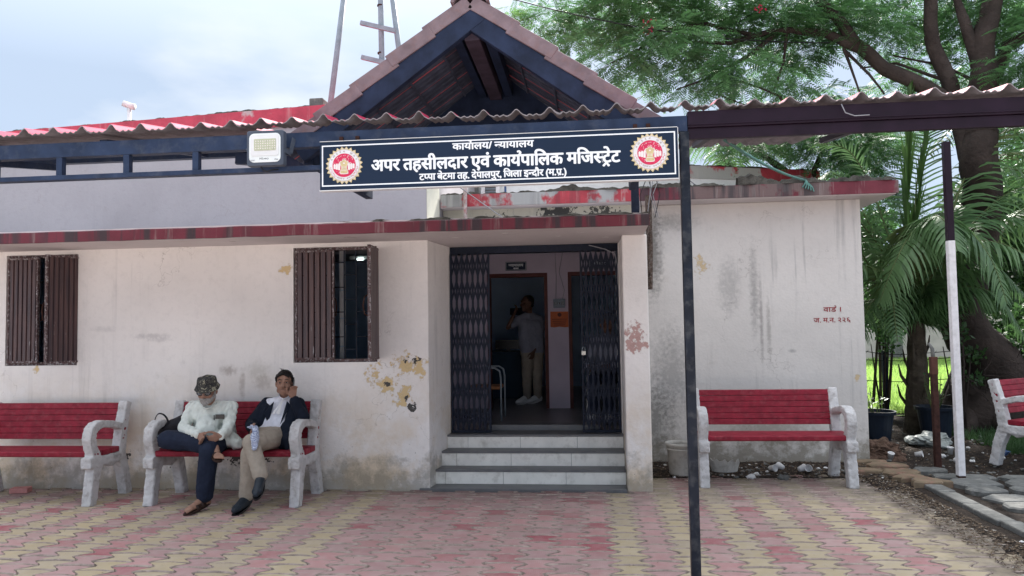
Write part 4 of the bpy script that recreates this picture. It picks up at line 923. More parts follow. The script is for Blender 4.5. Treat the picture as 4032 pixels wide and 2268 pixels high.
# ------------------------------------------------------------------ benches
def make_bench():
    root = thing('park_bench', '', 'bench')
    for s in (-1, 1):
        b = MB(); x = s*.69
        def rib(path_, ws, t=.047):
            for (p, q, wa, wb) in zip(path_[:-1], path_[1:], ws[:-1], ws[1:]):
                p_, q_ = Vector((0, *p)), Vector((0, *q)); d = (q_-p_).normalized(); n = Vector((0, -d.z, d.y)); p_ = p_-d*.012; q_ = q_+d*.012
                vs = [(x+sx*t, (pp+n*sn*w/2).y, (pp+n*sn*w/2).z) for pp, w in ((p_, wa), (q_, wb)) for sx in (-1, 1) for sn in (-1, 1)]
                b.add(vs, [(0, 1, 3, 2), (4, 6, 7, 5), (0, 4, 5, 1), (2, 3, 7, 6), (0, 2, 6, 4), (1, 5, 7, 3)])
        rib([(.015, .0), (.05, .22), (.095, .40)], [.10, .105, .13])
        rib([(.55, .0), (.50, .22), (.43, .40)], [.095, .10, .12])
        rib([(-.025, .385), (.45, .385)], [.10, .085], .052)
        rib([(.43, .38), (.47, .62), (.535, .885)], [.11, .09, .08])
        rib([(.07, .43), (.025, .52), (.005, .60), (.02, .675), (.075, .715), (.15, .725), (.30, .705), (.46, .66)], [.10, .08, .085, .085, .08, .07, .062, .06], .046)
        rib([(.06, .40), (.30, .33), (.44, .40)], [.07, .05, .07], .04)
        fo = fuse(b, 'end_frame', m_conc, root, .0105, 1, local=True, wob=.006, wscale=22)
        fo.data.materials[0] = m_conc
    for i in range(3):
        b = MB(); y0 = .015+i*.125; b.box(-.735, .735, y0, y0+.121, .435-(.004 if i else 0), .487-(.004 if i else 0)); b.build('seat_slat', m_bred, root, bevel=.014 if i == 0 else .007, seg=3, local=True)
    for i in range(6):
        z0 = .54+i*.058; yy = .432+(z0-.54)*.20
        b = MB(); b.add([(x, y_+dy, z_) for x in (-.735, .735) for (y_, z_) in ((yy, z0), (yy+.0112, z0+.0555)) for dy in (0, .04)],
                        [(0, 1, 3, 2), (4, 6, 7, 5), (0, 4, 5, 1), (2, 3, 7, 6), (0, 2, 6, 4), (1, 5, 7, 3)]); b.build('back_slat', m_bred, root, bevel=.005, local=True).rotation_euler = (0, rnd.uniform(-.0012, .0012), rnd.uniform(-.0015, .0015))
    for s in (-1, 1):
        b = MB(); b.tube([(s*.665, .478, .745), (s*.665, .462, .745)], .013, 10); b.build('bolt', m_bandA, root, local=True)
    return root
bench = make_bench()
bench.location = (-3.332, 6.46, 0)
bench['label'] = 'red and white concrete bench that two men sit on'
bench['group'] = 'red slatted concrete benches along the walls'
for loc, rz, lab in (((-5.285, 6.42, 0), 0, 'empty red and white concrete bench by the wall, left of the two men'),
                     ((1.787, 7.36, .0), R(.5), 'empty red and white concrete bench against the grey wing wall'),
                     ((5.20, 8.38, .03), R(33), 'red and white concrete bench at the right edge, partly cut off')):
    c = copy_tree(bench); c.location = loc; c.rotation_euler = (0, 0, rz); c['label'] = lab

# ------------------------------------------------------------------ people
def frame(fwd, up=(0, 0, 1)):
    f = Vector(fwd).normalized(); r = f.cross(Vector(up)).normalized(); u = r.cross(f)
    return Matrix((r, f, u)).transposed()          # columns right, forward, up
def head(b, c, M_, neck, beard=False):
    c = Vector(c)
    def P(x, y, z): return c+M_ @ Vector((x, y, z))
    def E(x, y, z, r): b.ell(P(x, y, z), r, M_)
    E(0, -.012, .03, (.072, .092, .088)); E(0, .022, -.03, (.062, .068, .075)); E(0, .045, -.075, (.042, .042, .038)); E(0, .066, -.095, (.022, .018, .018))
    b.caps([P(0, .082, .025), P(0, .098, -.002), P(0, .108, -.022)], [.009, .011, .015], 8)
    for s in (-1, 1):
        E(s*.014, .095, -.025, (.010, .011, .009)); E(s*.040, .062, -.022, (.026, .026, .024)); b.caps([P(s*.014, .083, .030), P(s*.048, .070, .033)], [.010, .009], 8)
        E(s*.075, -.012, -.002, (.011, .020, .032)); E(s*.052, .01, -.06, (.018, .035, .03))
    b.caps([P(-.022, .082, -.058), P(.022, .082, -.058)], .009, 8); b.caps([P(-.017, .081, -.070), P(.017, .081, -.070)], .009, 8)
    b.caps([P(0, -.03, -.05), neck], [.052, .056])
def eyes(root, c, M_):
    c = Vector(c)
    for s in (-1, 1):
        b = MB(); b.ell(c+M_ @ Vector((s*.031, .073, .012)), (.0105, .0115, .0062), M_, 10, 7); b.build('eye', m_eyew, root, smooth=True)
        b = MB(); b.ell(c+M_ @ Vector((s*.031, .0825, .012)), (.0062, .0035, .0060), M_, 8, 5); b.build('iris', m_hair, root, smooth=True)
def hand(b, wrist, d, lat, curl=.5, r=.0082, thumb=1, flat=None):
    """d = direction of the hand, lat = direction across the palm (towards the thumb)"""
    w = Vector(wrist); d = Vector(d).normalized(); lat = Vector(lat); lat = (lat-d*lat.dot(d)).normalized(); n = d.cross(lat)
    for i in range(4): b.caps([w+d*.005+lat*(i-1.5)*.011, w+d*.070+lat*(i-1.5)*.018], [.013, .0115], 8)
    for i, L in enumerate((.052, .063, .068, .060)):
        p = w+d*.070+lat*(i-1.5)*.0195; pts = [p]; a = 0
        for q, k in enumerate((.45, .32, .23)):
            a += curl*(1.0, 1.1, .7)[q]; pts.append(pts[-1]+(d*math.cos(a)+n*math.sin(a))*L*k*1.05)
        b.caps(pts, [r*1.05, r, r*.92, r*.8], 8)
    p = w+d*.025+lat*.030; q1 = p+(lat*.7+d*.65).normalized()*.042; q2 = q1+(lat*.25+d*.9+n*curl*.8).normalized()*.032
    b.caps([w+d*.01+lat*.01, p, q1, q2, q2+(d*.9+n*curl).normalized()*.022], [.014, .014, .011, .0095, .008], 8)
def foot(b, ank, toe, r=.032, toes=True):
    a, t = Vector(ank), Vector(toe); d = (t-a); d.z *= .6; d.normalize(); side = d.cross(Vector((0, 0, 1))).normalized(); up = side.cross(d)
    heel = a-d*.035-up*.045; ball = t-d*.055
    b.caps([a, heel], [.036, .030]); b.caps([a, ball], [.036, .022]); b.caps([heel, ball-side*.015], [.028, .020]); b.caps([heel, ball+side*.015], [.028, .020])
    if toes:
        for i, (L, rr) in enumerate(((.050, .0125), (.045, .009), (.040, .0088), (.034, .0085), (.028, .008))):
            p = ball+side*(-.032+.0165*i)*1.0; b.caps([p, p+d*L-up*.006], [rr*1.1, rr], 8)
def build_body(root, J, mat, voxel=.0075):
    b = MB(); M_ = frame(J['face'], J.get('hup', (0, 0, 1))); nk = Vector(J['neck'])
    head(b, J['head'], M_, nk)
    pe, chs = Vector(J['pelvis']), Vector(J['chest'])
    sl, sr = Vector(J['shL']), Vector(J['shR'])
    lat = (sr-sl).normalized()
    for o_ in (-.055, 0, .055): b.caps([pe+lat*o_, (pe+chs)/2+lat*o_, chs+lat*o_], [.070, .070, .074])
    b.caps([sl, nk-Vector((0, 0, .02)), sr], [.036, .046, .036]); b.caps([chs, nk], [.06, .048])
    for s in 'LR':
        b.caps([J['sh'+s], J['el'+s], J['wr'+s]], [.038, .029, .023]); b.caps([J['hip'+s], J['kn'+s], J['an'+s]], [.07, .050, .033])
        h = J['hand'+s]; hand(b, J['wr'+s], h[0], h[1], h[2]); foot(b, J['an'+s], J['to'+s], toes=J.get('toes', True))
    b.caps([J['hipL'], J['hipR']], .08)
    return fuse(b, 'body', mat, root, voxel, 2), M_
def top_garment(root, J, mat, name, fat=.0, sleeve=1.0, hem=None, wob=.012, r_arm=(.064, .052, .040), extra=None, vec=None):
    b = MB(); pe, chs = Vector(J['pelvis']), Vector(J['chest']); sl, sr, nk = Vector(J['shL']), Vector(J['shR']), Vector(J['neck']); lat = (sr-sl).normalized()
    for o_ in (-.075, -.03, .03, .075): b.caps([pe+lat*o_*1.05, (pe+chs)/2+lat*o_*1.12, chs+lat*o_*1.05], [.105+fat, .112+fat, .100+fat])
    b.caps([sl, nk-Vector((0, 0, .035)), sr], [.062, .068, .062]); b.caps([nk-Vector((0, 0, .06)), nk-Vector((0, 0, .02))], [.075, .064])
    for s in 'LR':
        a, e, w = Vector(J['sh'+s]), Vector(J['el'+s]), Vector(J['wr'+s])
        if sleeve >= 1: b.caps([a, e, e+(w-e)*.93], r_arm)
        else: b.caps([a, a+(e-a)*sleeve], [.066, .062])
    if hem: [b.caps(*h) for h in hem]
    if extra: extra(b)
    return fuse(b, name, mat, root, .011, 3, wob=wob, wscale=9, vec=vec)
def trousers(root, J, mat, radii=(.100, .080, .062), cut=.95, wob=.010):
    b = MB()
    for s in 'LR':
        k, a = Vector(J['kn'+s]), Vector(J['an'+s]); b.caps([J['hip'+s], k, k+(a-k)*cut], radii)
    b.caps([J['hipL'], J['hipR']], .112)
    return fuse(b, 'trousers', mat, root, .011, 3, wob=wob, wscale=8, vec=(1, 1, .6))
def shoe(root, ank, toe, mat, name='shoe', crocs=False):
    a, t = Vector(ank), Vector(toe); d = (t-a); d.z *= .6; d.normalize(); side = d.cross(Vector((0, 0, 1))).normalized(); up = side.cross(d)
    b = MB(); heel = a-d*.03-up*.035; ball = t-d*.04
    b.caps([a-up*.005, heel], [.044, .042]); b.caps([a, ball], [.043, .034]); b.caps([heel-up*.005, ball-side*.014-up*.0], [.038, .030]); b.caps([heel-up*.005, ball+side*.014], [.038, .030]); b.caps([ball, t], [.036, .026])
    o = fuse(b, name, mat, root, .008, 2)
    s = MB(); pts = []
    for k in range(16):
        q = 2*math.pi*k/16; c = (heel+t)/2-up*.038; pts.append(c+d*math.cos(q)*((t-heel).length/2+.03)+side*math.sin(q)*(.042+.006*math.cos(q)))
    s.add([p-up*.010 for p in pts]+[p+up*.006 for p in pts], [tuple(range(16))[::-1], tuple(range(16, 32))]+[(i, (i+1) % 16, 16+(i+1) % 16, 16+i) for i in range(16)]); s.build('sole', m_glass if not crocs else mat, o)
    return o

# old man in a pale kurta
J = dict(face=(.10, -.97, -.20), head=(-3.485, 6.495, 1.030), neck=(-3.52, 6.575, .915), pelvis=(-3.53, 6.76, .58), chest=(-3.535, 6.64, .80), shL=(-3.725, 6.66, .865), shR=(-3.345, 6.67, .862),
         elL=(-3.715, 6.49, .695), elR=(-3.285, 6.49, .69), wrL=(-3.475, 6.325, .655), wrR=(-3.275, 6.335, .645),
         handL=((.72, -.45, -.45), (-.2, .3, .9), .55), handR=((-.75, -.5, -.25), (.1, -.2, 1), .6),
         hipL=(-3.63, 6.72, .575), hipR=(-3.44, 6.72, .575), knL=(-3.83, 6.43, .60), anL=(-3.33, 6.33, .555), toL=(-3.215, 6.20, .475), knR=(-3.365, 6.29, .52), anR=(-3.415, 6.31, .10), toR=(-3.49, 6.115, .035))
p1 = thing('person', 'old man in pale kurta, camouflage hat and black glasses, leaning forward on the bench', 'person', (-3.5, 6.5, 0))
body, HM = build_body(p1, J, m_skin)
hc = Vector(J['head'])
def HP(x, y, z): return hc+HM @ Vector((x, y, z))
top_garment(p1, J, m_kurta, 'kurta', .0, 1.0, hem=[([(-3.68, 6.64, .60), (-3.52, 6.50, .62), (-3.36, 6.56, .58)], [.10, .08, .09]), ([(-3.36, 6.60, .60), (-3.25, 6.58, .54)], [.09, .06]), ([(-3.52, 6.60, .75), (-3.50, 6.50, .68)], [.12, .10])], wob=.020, vec=(1.9, 1.9, .75), r_arm=(.056, .050, .040))
b = MB(); b.tube([HP(-.055, -.03, -.105)-Vector((0, 0, .012)), HP(-.04, .035, -.125)-Vector((0, 0, .012)), HP(0, .055, -.135)-Vector((0, 0, .015)), HP(.04, .035, -.125)-Vector((0, 0, .012)), HP(.055, -.03, -.105)-Vector((0, 0, .012))], .011, 6, el=(1, .6)); b.build('collar', m_kurta, p1, smooth=True)
trousers(p1, J, m_navytr, (.105, .088, .075), .93, .012)
b = MB(); b.box(-3.325, -3.245, 6.495, 6.505, .74, .80)
ph = MB(); ph.box(-3.422, -3.335, 6.512, 6.522, .775, .817); ph.v = [(x, y+.0, z) for x, y, z in ph.v]
ph.build('phone_in_pocket', m_glass, p1, bevel=.003)
b = MB(); b.box(-3.434, -3.427, 6.508, 6.516, .755, .812); b.build('pen', m_glass, p1)
# beard, moustache, hat, glasses
b = MB()
for q in range(-5, 6):
    t = R(q*16); b.caps([HP(.060*math.sin(t), .012+.066*math.cos(t), -.058+.02*abs(q)/5), HP(.050*math.sin(t), .014+.066*math.cos(t), -.098+.035*abs(q)/5)], [.015, .017], 8)
for s in (-1, 1):
    b.caps([HP(s*.068, .004, .0), HP(s*.064, .012, -.05)], [.010, .016], 8); b.caps([HP(s*.004, .098, -.046), HP(s*.034, .078, -.062)], [.009, .009], 8)
fuse(b, 'beard', m_beard, p1, .006, 2, wob=.004, wscale=60)
b = MB(); N = 28; prof = [(.116, -.006), (.112, .0), (.095, .030), (.092, .040), (.086, .078), (.078, .096), (.055, .103), (0.001, .105)]
vs = []
for r_, z_ in prof:
    for k in range(N):
        q = 2*math.pi*k/N; wv_ = 1+.03*math.sin(3*q+1)+.02*math.sin(5*q); vs.append(HP(r_*math.cos(q)*.94*wv_, -.006+r_*math.sin(q)*1.08*wv_, .036+z_+.004*math.sin(4*q)-.012*math.sin(q)*(r_ > .098)))
b.add(vs, [(i*N+k, i*N+(k+1) % N, (i+1)*N+(k+1) % N, (i+1)*N+k) for i in range(len(prof)-1) for k in range(N)])
o = b.build('bucket_hat', m_camo, p1, smooth=True); q = o.modifiers.new('t', 'SOLIDIFY'); q.thickness = .004
b = MB()
for s in (-1, 1):
    ring = [HP(s*.034+.029*math.cos(t)*(1.02), .098-.010*abs(math.cos(t)) if True else 0, .010+.021*math.sin(t)) for t in [2*math.pi*i/16 for i in range(17)]]
    b.tube(ring, .0042, 6, cap=False); b.tube([HP(s*.062, .090, .018), HP(s*.080, .04, .018), HP(s*.082, -.01, .010)], .0038, 6)
b.tube([HP(-.007, .104, .014), HP(.007, .104, .014)], .004, 6); b.build('glasses', m_glass, p1, smooth=True)
lg = NT('spectacle_glass'); lg.b.inputs['Transmission Weight'].default_value = .7; lg = lg.out((.25, .28, .33), .05)
b = MB()
for s in (-1, 1): b.quad(*[HP(s*.034+.027*math.cos(t), .0965, .010+.019*math.sin(t)) for t in [2*math.pi*i/14 for i in range(14)]])
b.build('lens', lg, p1); eyes(p1, hc, HM)
# sandals
def sandal(root, ank, toe):
    a, t = Vector(ank), Vector(toe); d = (t-a); d.z *= .6; d.normalize(); side = d.cross(Vector((0, 0, 1))).normalized(); up = side.cross(d)
    c = (a-d*.05+t)/2-up*.046; Lh = ((t-a).length+.07)/2
    pts = [c+d*math.cos(2*math.pi*k/18)*Lh+side*math.sin(2*math.pi*k/18)*(.045+.008*math.cos(2*math.pi*k/18)) for k in range(18)]
    s = MB(); s.add([p-up*.008 for p in pts]+[p+up*.010 for p in pts], [tuple(range(18))[::-1], tuple(range(18, 36))]+[(i, (i+1) % 18, 18+(i+1) % 18, 18+i) for i in range(18)])
    o = s.build('sandal', m_sandal, root)
    st = MB(); w0 = a+d*.045
    for j in range(2):
        pth = [w0+d*(j*.05)+side*.047*math.cos(q)+up*(-.060+(.068-.010*j)*math.sin(q)) for q in [math.pi*i/8 for i in range(9)]]
        vs = [p-d*.026 for p in pth]+[p+d*.022 for p in pth]; st.add(vs, [(i, i+1, 10+i, 9+i) for i in range(8)])
    q = st.build('strap', m_sandal, o, smooth=True); m = q.modifiers.new('t', 'SOLIDIFY'); m.thickness = .006; m.offset = 1
    return o
sandal(p1, J['anR'], J['toR']); sandal(p1, J['anL'], J['toL'])

# man in black blazer on the phone
J2 = dict(face=(.27, -.95, .05), head=(-2.885, 6.805, 1.070), neck=(-2.905, 6.865, .925), pelvis=(-2.985, 6.74, .58), chest=(-2.94, 6.85, .78), shL=(-3.085, 6.86, .865), shR=(-2.775, 6.865, .862),
          elL=(-3.165, 6.70, .695), elR=(-2.675, 6.735, .765), wrL=(-3.065, 6.50, .705), wrR=(-2.755, 6.700, .945),
          handL=((.62, -.55, -.35), (.2, -.3, .9), .6), handR=((-.05, .10, 1), (-.7, -.7, 0), .55),
          hipL=(-3.06, 6.70, .575), hipR=(-2.90, 6.70, .575), knL=(-2.985, 6.30, .50), anL=(-3.035, 6.33, .105), toL=(-3.045, 6.125, .045), knR=(-2.955, 6.26, .60), anR=(-2.82, 6.15, .325), toR=(-2.785, 5.985, .215), toes=False)
p2 = thing('person', 'man in black blazer and khaki trousers, cross-legged with a phone at his ear', 'person', (-2.95, 6.6, 0))
body2, HM2 = build_body(p2, J2, m_skin)
hc2 = Vector(J2['head'])
def H2(x, y, z): return hc2+HM2 @ Vector((x, y, z))
top_garment(p2, J2, m_shirt, 'shirt', -.004, 1.0, wob=.006, r_arm=(.056, .045, .034))
b = MB(); b.tube([H2(-.05, -.02, -.105), H2(-.035, .035, -.13), H2(0, .048, -.145), H2(.035, .035, -.13), H2(.05, -.02, -.105)], .012, 6, el=(1, .5)); b.build('collar', m_shirt, p2, smooth=True)
b = MB()
for s in (-1, 1): b.add([H2(s*.012, .052, -.14), H2(s*.002, .055, -.14), (-2.935+s*.006, 6.715, .80), (-2.935+s*.036, 6.722, .79)], [(0, 1, 2, 3)])
o = b.build('advocate_band', m_white, p2); q = o.modifiers.new('t', 'SOLIDIFY'); q.thickness = .004
# blazer: open front, built as two flaps, back and sleeves
def blaz(b):
    pass
b = MB(); pe, chs = Vector(J2['pelvis']), Vector(J2['chest'])
for s, x0, x1, x2 in ((-1, -3.055, -3.085, -3.10), (1, -2.80, -2.80, -2.83)):
    b.caps([(x0, 6.86, .82), (x1, 6.79, .68), (x2, 6.72, .56)], [.072, .078, .082])
    b.caps([(x0+s*.01, 6.80, .83), (x1+s*.0, 6.73, .70)], [.055, .06])
b.caps([(-2.81, 6.72, .64), (-2.80, 6.66, .54)], [.09, .085]); b.caps([(-2.77, 6.62, .56), (-2.765, 6.58, .50)], [.07, .03])
b.caps([(-2.93, 6.93, .84), (-2.96, 6.90, .60)], [.09, .10]); b.caps([(-3.085, 6.87, .872), (-2.93, 6.93, .875), (-2.775, 6.87, .87)], [.066, .05, .066])
b.caps([(-3.14, 6.72, .60), (-3.16, 6.66, .50)], [.06, .04])
for s in 'LR':
    a, e, w = Vector(J2['sh'+s]), Vector(J2['el'+s]), Vector(J2['wr'+s]); b.caps([a, e, e+(w-e)*.84], (.067, .062, .050))
fuse(b, 'blazer', m_blazer, p2, .010, 3, wob=.010, wscale=9)
b = MB()
for s, xa, xb in ((-1, -2.975, -3.01), (1, -2.845, -2.865)): b.add([(xa, 6.775, .905), (xa-s*.0+s*.05, 6.775, .86), (xb+s*.035, 6.715, .80), (xb-s*.012, 6.695, .70)], [(0, 1, 2, 3)])
o = b.build('lapel', m_blazer, p2); q = o.modifiers.new('t', 'SOLIDIFY'); q.thickness = .006
trousers(p2, J2, m_khaki, (.100, .080, .066), .93, .010)
for s in 'LR': shoe(p2, J2['an'+s], J2['to'+s], m_shoe)
b = MB(); b.caps([Vector(J2['anR'])+Vector((-.01, .01, .045)), J2['anR']], [.043, .042]); fuse(b, 'sock', m_sock, p2, .009, 2)
b = MB()
b.ell(H2(0, -.030, .052), (.079, .090, .082), HM2); b.ell(H2(0, -.055, .0), (.076, .062, .075), HM2)
for x in np.linspace(-.055, .06, 8): b.caps([H2(x, .035, .105-abs(x)*.4), H2(x*1.02+.01, .065, .092-abs(x)*.5)], [.014, .008], 8)
for s in (-1, 1): b.caps([H2(s*.074, .02, .06), H2(s*.076, .012, .012)], [.012, .006], 8)
hr = fuse(b, 'hair', m_hair, p2, .006, 2, wob=.006, wscale=40)
b = MB()
for k in range(5): b.tube([H2(.0+.005*k, .02, .120), H2(.002+.006*k, .03+.003*k, .136), H2(.008+.008*k, .04, .143+.002*k)], [.0025, .0018, .0008], 5)
b.build('hair_tuft', m_hair, p2)
b = MB()
for s in (-1, 1): b.caps([H2(s*.014, .090, .036), H2(s*.032, .090, .042), H2(s*.050, .075, .036)], [.003, .0035, .003], 6)
b.build('eyebrow', m_hair, p2, smooth=True); eyes(p2, hc2, HM2)
b = MB(); b.caps([H2(-.022, .096, -.050), H2(0, .099, -.047), H2(.022, .096, -.050)], [.0022, .003, .0022], 6); b.build('moustache', m_skin2, p2, smooth=True)
mp_ = thing('mobile_phone', 'dark mobile phone held to the ear of the man in the blazer', 'phone', (-2.79, 6.75, 1.0))
b = MB(); b.bar(H2(-.090, .0, .045), H2(-.086, .055, -.070), .072, .009, up=HM2 @ Vector((1, 0, 0))); b.build('phone_body', m_glass, mp_, bevel=.003)
ck = thing('checked_cloth', 'crumpled blue and white checked cloth held on the lap of the man in the blazer', 'cloth', (-2.95, 6.42, .6))
mt = NT('checked_cotton'); x_, y_, z_ = mt.sep()
mt_ = mt.math('MAXIMUM', mt.rng(mt.math('FRACT', mt.math('MULTIPLY', mt.math('ADD', x_, mt.math('MULTIPLY', y_, .7)), 75)), .55, .6), mt.rng(mt.math('FRACT', mt.math('MULTIPLY', mt.math('ADD', z_, mt.math('MULTIPLY', y_, -.5)), 75)), .55, .6))
mt = mt.out(mt.mix(mt.math('MULTIPLY', mt_, .75), (.62, .66, .76), (.10, .13, .26)), .85)
b = MB(); b.caps([(-2.99, 6.42, .705), (-2.94, 6.30, .715), (-2.895, 6.20, .655), (-2.875, 6.15, .575)], [.018, .026, .034, .022]); b.caps([(-3.02, 6.44, .71), (-3.08, 6.46, .705)], [.02, .012]); fuse(b, 'cloth_folds', mt, ck, .008, 1, wob=.020, wscale=16)

# standing man in the office
J3 = dict(face=(-.75, -.66, .0), head=(-.865, 10.62, 1.895), neck=(-.85, 10.68, 1.755), pelvis=(-.80, 10.70, 1.22), chest=(-.83, 10.69, 1.58), shL=(-.985, 10.62, 1.665), shR=(-.70, 10.78, 1.665),
          elL=(-1.13, 10.44, 1.55), elR=(-.68, 10.72, 1.39), wrL=(-1.02, 10.42, 1.77), wrR=(-.78, 10.60, 1.20),
          handL=((.35, .25, .9), (.3, .9, 0), .6), handR=((-.2, -.3, -.9), (-.6, -.6, 0), .5),
          hipL=(-.87, 10.67, 1.19), hipR=(-.74, 10.74, 1.19), knL=(-.88, 10.64, .86), anL=(-.89, 10.68, .55), toL=(-1.03, 10.56, .487), knR=(-.74, 10.74, .86), anR=(-.74, 10.78, .55), toR=(-.88, 10.66, .487), toes=False)
p3 = thing('person', 'man in light polo shirt standing inside the office, one hand raised to his face', 'person', (-.8, 10.7, FZ))
_, HM3 = build_body(p3, J3, m_skin2, .010); top_garment(p3, J3, m_polo, 'polo_shirt', .006, .62, wob=.008); trousers(p3, J3, m_khaki, (.10, .078, .062), .95)
for s in 'LR': shoe(p3, J3['an'+s], J3['to'+s], m_white, 'clog', True)
hc3 = Vector(J3['head']); b = MB(); b.ell(hc3+HM3 @ Vector((0, -.028, .045)), (.080, .090, .080), HM3); b.ell(hc3+HM3 @ Vector((0, -.05, .0)), (.076, .06, .07), HM3); fuse(b, 'hair', m_hair, p3, .009, 1, wob=.006, wscale=40)
# seated visitor behind the right leaf
J4 = dict(face=(-.8, -.6, -.1), head=(.24, 8.98, 1.60), neck=(.25, 9.02, 1.46), pelvis=(.23, 9.02, .98), chest=(.25, 9.05, 1.32), shL=(.08, 8.98, 1.38), shR=(.42, 9.08, 1.38),
          elL=(.04, 8.86, 1.16), elR=(.44, 8.95, 1.16), wrL=(.0, 8.68, 1.08), wrR=(.26, 8.78, 1.08), handL=((.3, -.9, -.1), (0, 0, 1), .5), handR=((-.6, -.8, 0), (0, 0, 1), .5),
          hipL=(.15, 8.98, .97), hipR=(.31, 8.98, .97), knL=(.06, 8.58, .95), anL=(.05, 8.56, .56), toL=(.0, 8.40, .50), knR=(.24, 8.58, .95), anR=(.24, 8.60, .56), toR=(.19, 8.43, .50), toes=False)
p4 = thing('person', 'person in a white shirt seated on the plastic chair behind the right gate leaf', 'person', (.2, 8.9, FZ))
_, HM4 = build_body(p4, J4, m_skin2, .010); top_garment(p4, J4, m_polo, 'shirt', 0, 1, wob=.008); trousers(p4, J4, m_navytr)
for s in 'LR': shoe(p4, J4['an'+s], J4['to'+s], m_white)
hc4 = Vector(J4['head']); b = MB(); b.ell(hc4+HM4 @ Vector((0, -.028, .045)), (.080, .090, .080), HM4); fuse(b, 'hair', m_hair, p4, .010, 1)
# bag
bg_ = thing('shoulder_bag', 'black zipped bag with a looped handle on the bench beside the old man', 'bag', (-3.95, 6.7, .49))
b = MB(); b.caps([(-4.03, 6.66, .56), (-3.86, 6.68, .58)], [.072, .09]); b.caps([(-4.02, 6.66, .64), (-3.84, 6.70, .71)], [.068, .085]); b.caps([(-4.02, 6.66, .53), (-3.80, 6.66, .545)], [.04, .05]); b.caps([(-4.03, 6.69, .70), (-3.86, 6.72, .74)], [.02, .03]); fuse(b, 'bag_body', m_bag, bg_, .010, 2, wob=.012, wscale=10)
b = MB(); b.tube([(-4.045+.055*math.cos(t)*(1 if t > 1.57 else 1.6)+.02, 6.62, .70+.115*math.sin(t)) for t in [math.pi*1.08*i/14-.05 for i in range(15)]], .009, 8, el=(1, .5)); b.build('handle', m_bag, bg_, smooth=True)
b = MB(); b.box(-4.045, -4.03, 6.605, 6.612, .615, .66); b.box(-4.05, -4.025, 6.604, 6.611, .60, .612); b.build('zip_pull', m_steel, bg_, bevel=.002)

# ------------------------------------------------------------------ things on the ground and walls
bk = thing('bucket', 'stained white plastic bucket between the entrance pillar and the bench by the wing wall', 'bucket', (.95, 7.90, 0))
b = MB(); b.lathe([(.001, .004), (.125, .0), (.132, .02), (.155, .30), (.168, .305), (.168, .33), (.158, .333), (.150, .30), (.125, .03), (.001, .025)], (.95, 7.90, .012), 28); b.build('tub', m_bucket, bk, smooth=True)
b = MB(); b.lathe([(.157, .262), (.163, .27), (.157, .278)], (.95, 7.90, .012), 28); b.build('rim_band', m_bucket, bk, smooth=True)
br = tag(MB().box(-.085, .085, -.05, .05, 0, .05).build('pink_brick', m_brick, bevel=.004), 'pink brick lying flat on the paving below the left bench', 'brick'); br.location = (-5.67, 6.92, .001); br.rotation_euler = (0, 0, R(14))
bp = thing('broken_plastic_basin', 'broken white plastic basin piece lying under the bench by the wing wall', 'broken plastic', (1.42, 7.95, 0))
b = MB(); N = 14; vs = []
for i in range(N+1):
    a = R(20+150*i/N); vs += [(1.40+.13*math.cos(a), 8.02-.10*math.sin(a), .03), (1.40+.155*math.cos(a), 8.02-.12*math.sin(a), .12+.05*abs(math.sin(i*1.1)))]
b.add(vs, [(2*i, 2*i+2, 2*i+3, 2*i+1) for i in range(N)]); o = b.build('rim_shard', m_bucket, bp); q = o.modifiers.new('t', 'SOLIDIFY'); q.thickness = .006
def cup_mesh():
    b = MB(); b.lathe([(.001, 0), (.022, 0), (.031, .065), (.033, .067), (.031, .069), (.028, .064), (.020, .004), (.001, .004)], (0, 0, 0), 14); return b.mesh('paper_cup', True)
cm_ = cup_mesh(); cm_.materials.append(m_paper)
cups = [(1.88, 8.08, 80, 30, 'paper cup lying on its side under the bench, leftmost of the cups by the wall'), (2.02, 8.12, 85, 200, 'paper cup under the bench, second from the left'), (2.16, 8.02, 80, 120, 'crushed paper cup under the bench beside the white pair'), (2.28, 8.05, 75, 330, 'paper cup under the bench nearest its right leg'),
        (3.35, 8.75, 20, 10, 'paper cup standing tilted on the soil heap by the wing corner'), (4.15, 9.10, 8, 0, 'paper cup standing upright behind the brown pipe post'), (3.68, 8.9, 80, 60, 'paper cup lying behind the sandstone slabs'), (3.95, 8.55, 85, 130, 'paper cup lying between the brown post and the white post')]
for x, y, t, rz, lab in cups:
    o = tag(link_mesh('paper_cup', cm_, None), lab, 'cup', 'discarded paper cups'); o.location = (x, y, .045 if t > 45 else .02); o.rotation_euler = (R(t), 0, R(rz)); o.scale = (1.15,)*3
def crumple(name, x, y, z, r, mat, lab, cat, group=None, flat=.55, n=8):
    b = MB(); b.ell((0, 0, 0), (r, r*.8, r*flat), None, n*2, n); rr = random.Random(int(x*1000)); v2 = []
    for v in b.v:
        k = 1+.55*noise.noise(Vector(v)*(2.2/r)+Vector((x*7, y*3, 0)))+.25*noise.noise(Vector(v)*(6/r)); v2.append((v[0]*k, v[1]*k, v[2]*k))
    b.v = v2; o = tag(b.build(name, mat), lab, cat, group); o.location = (x, y, z+r*flat*.6); o.rotation_euler = (0, 0, rr.uniform(0, 6)); return o
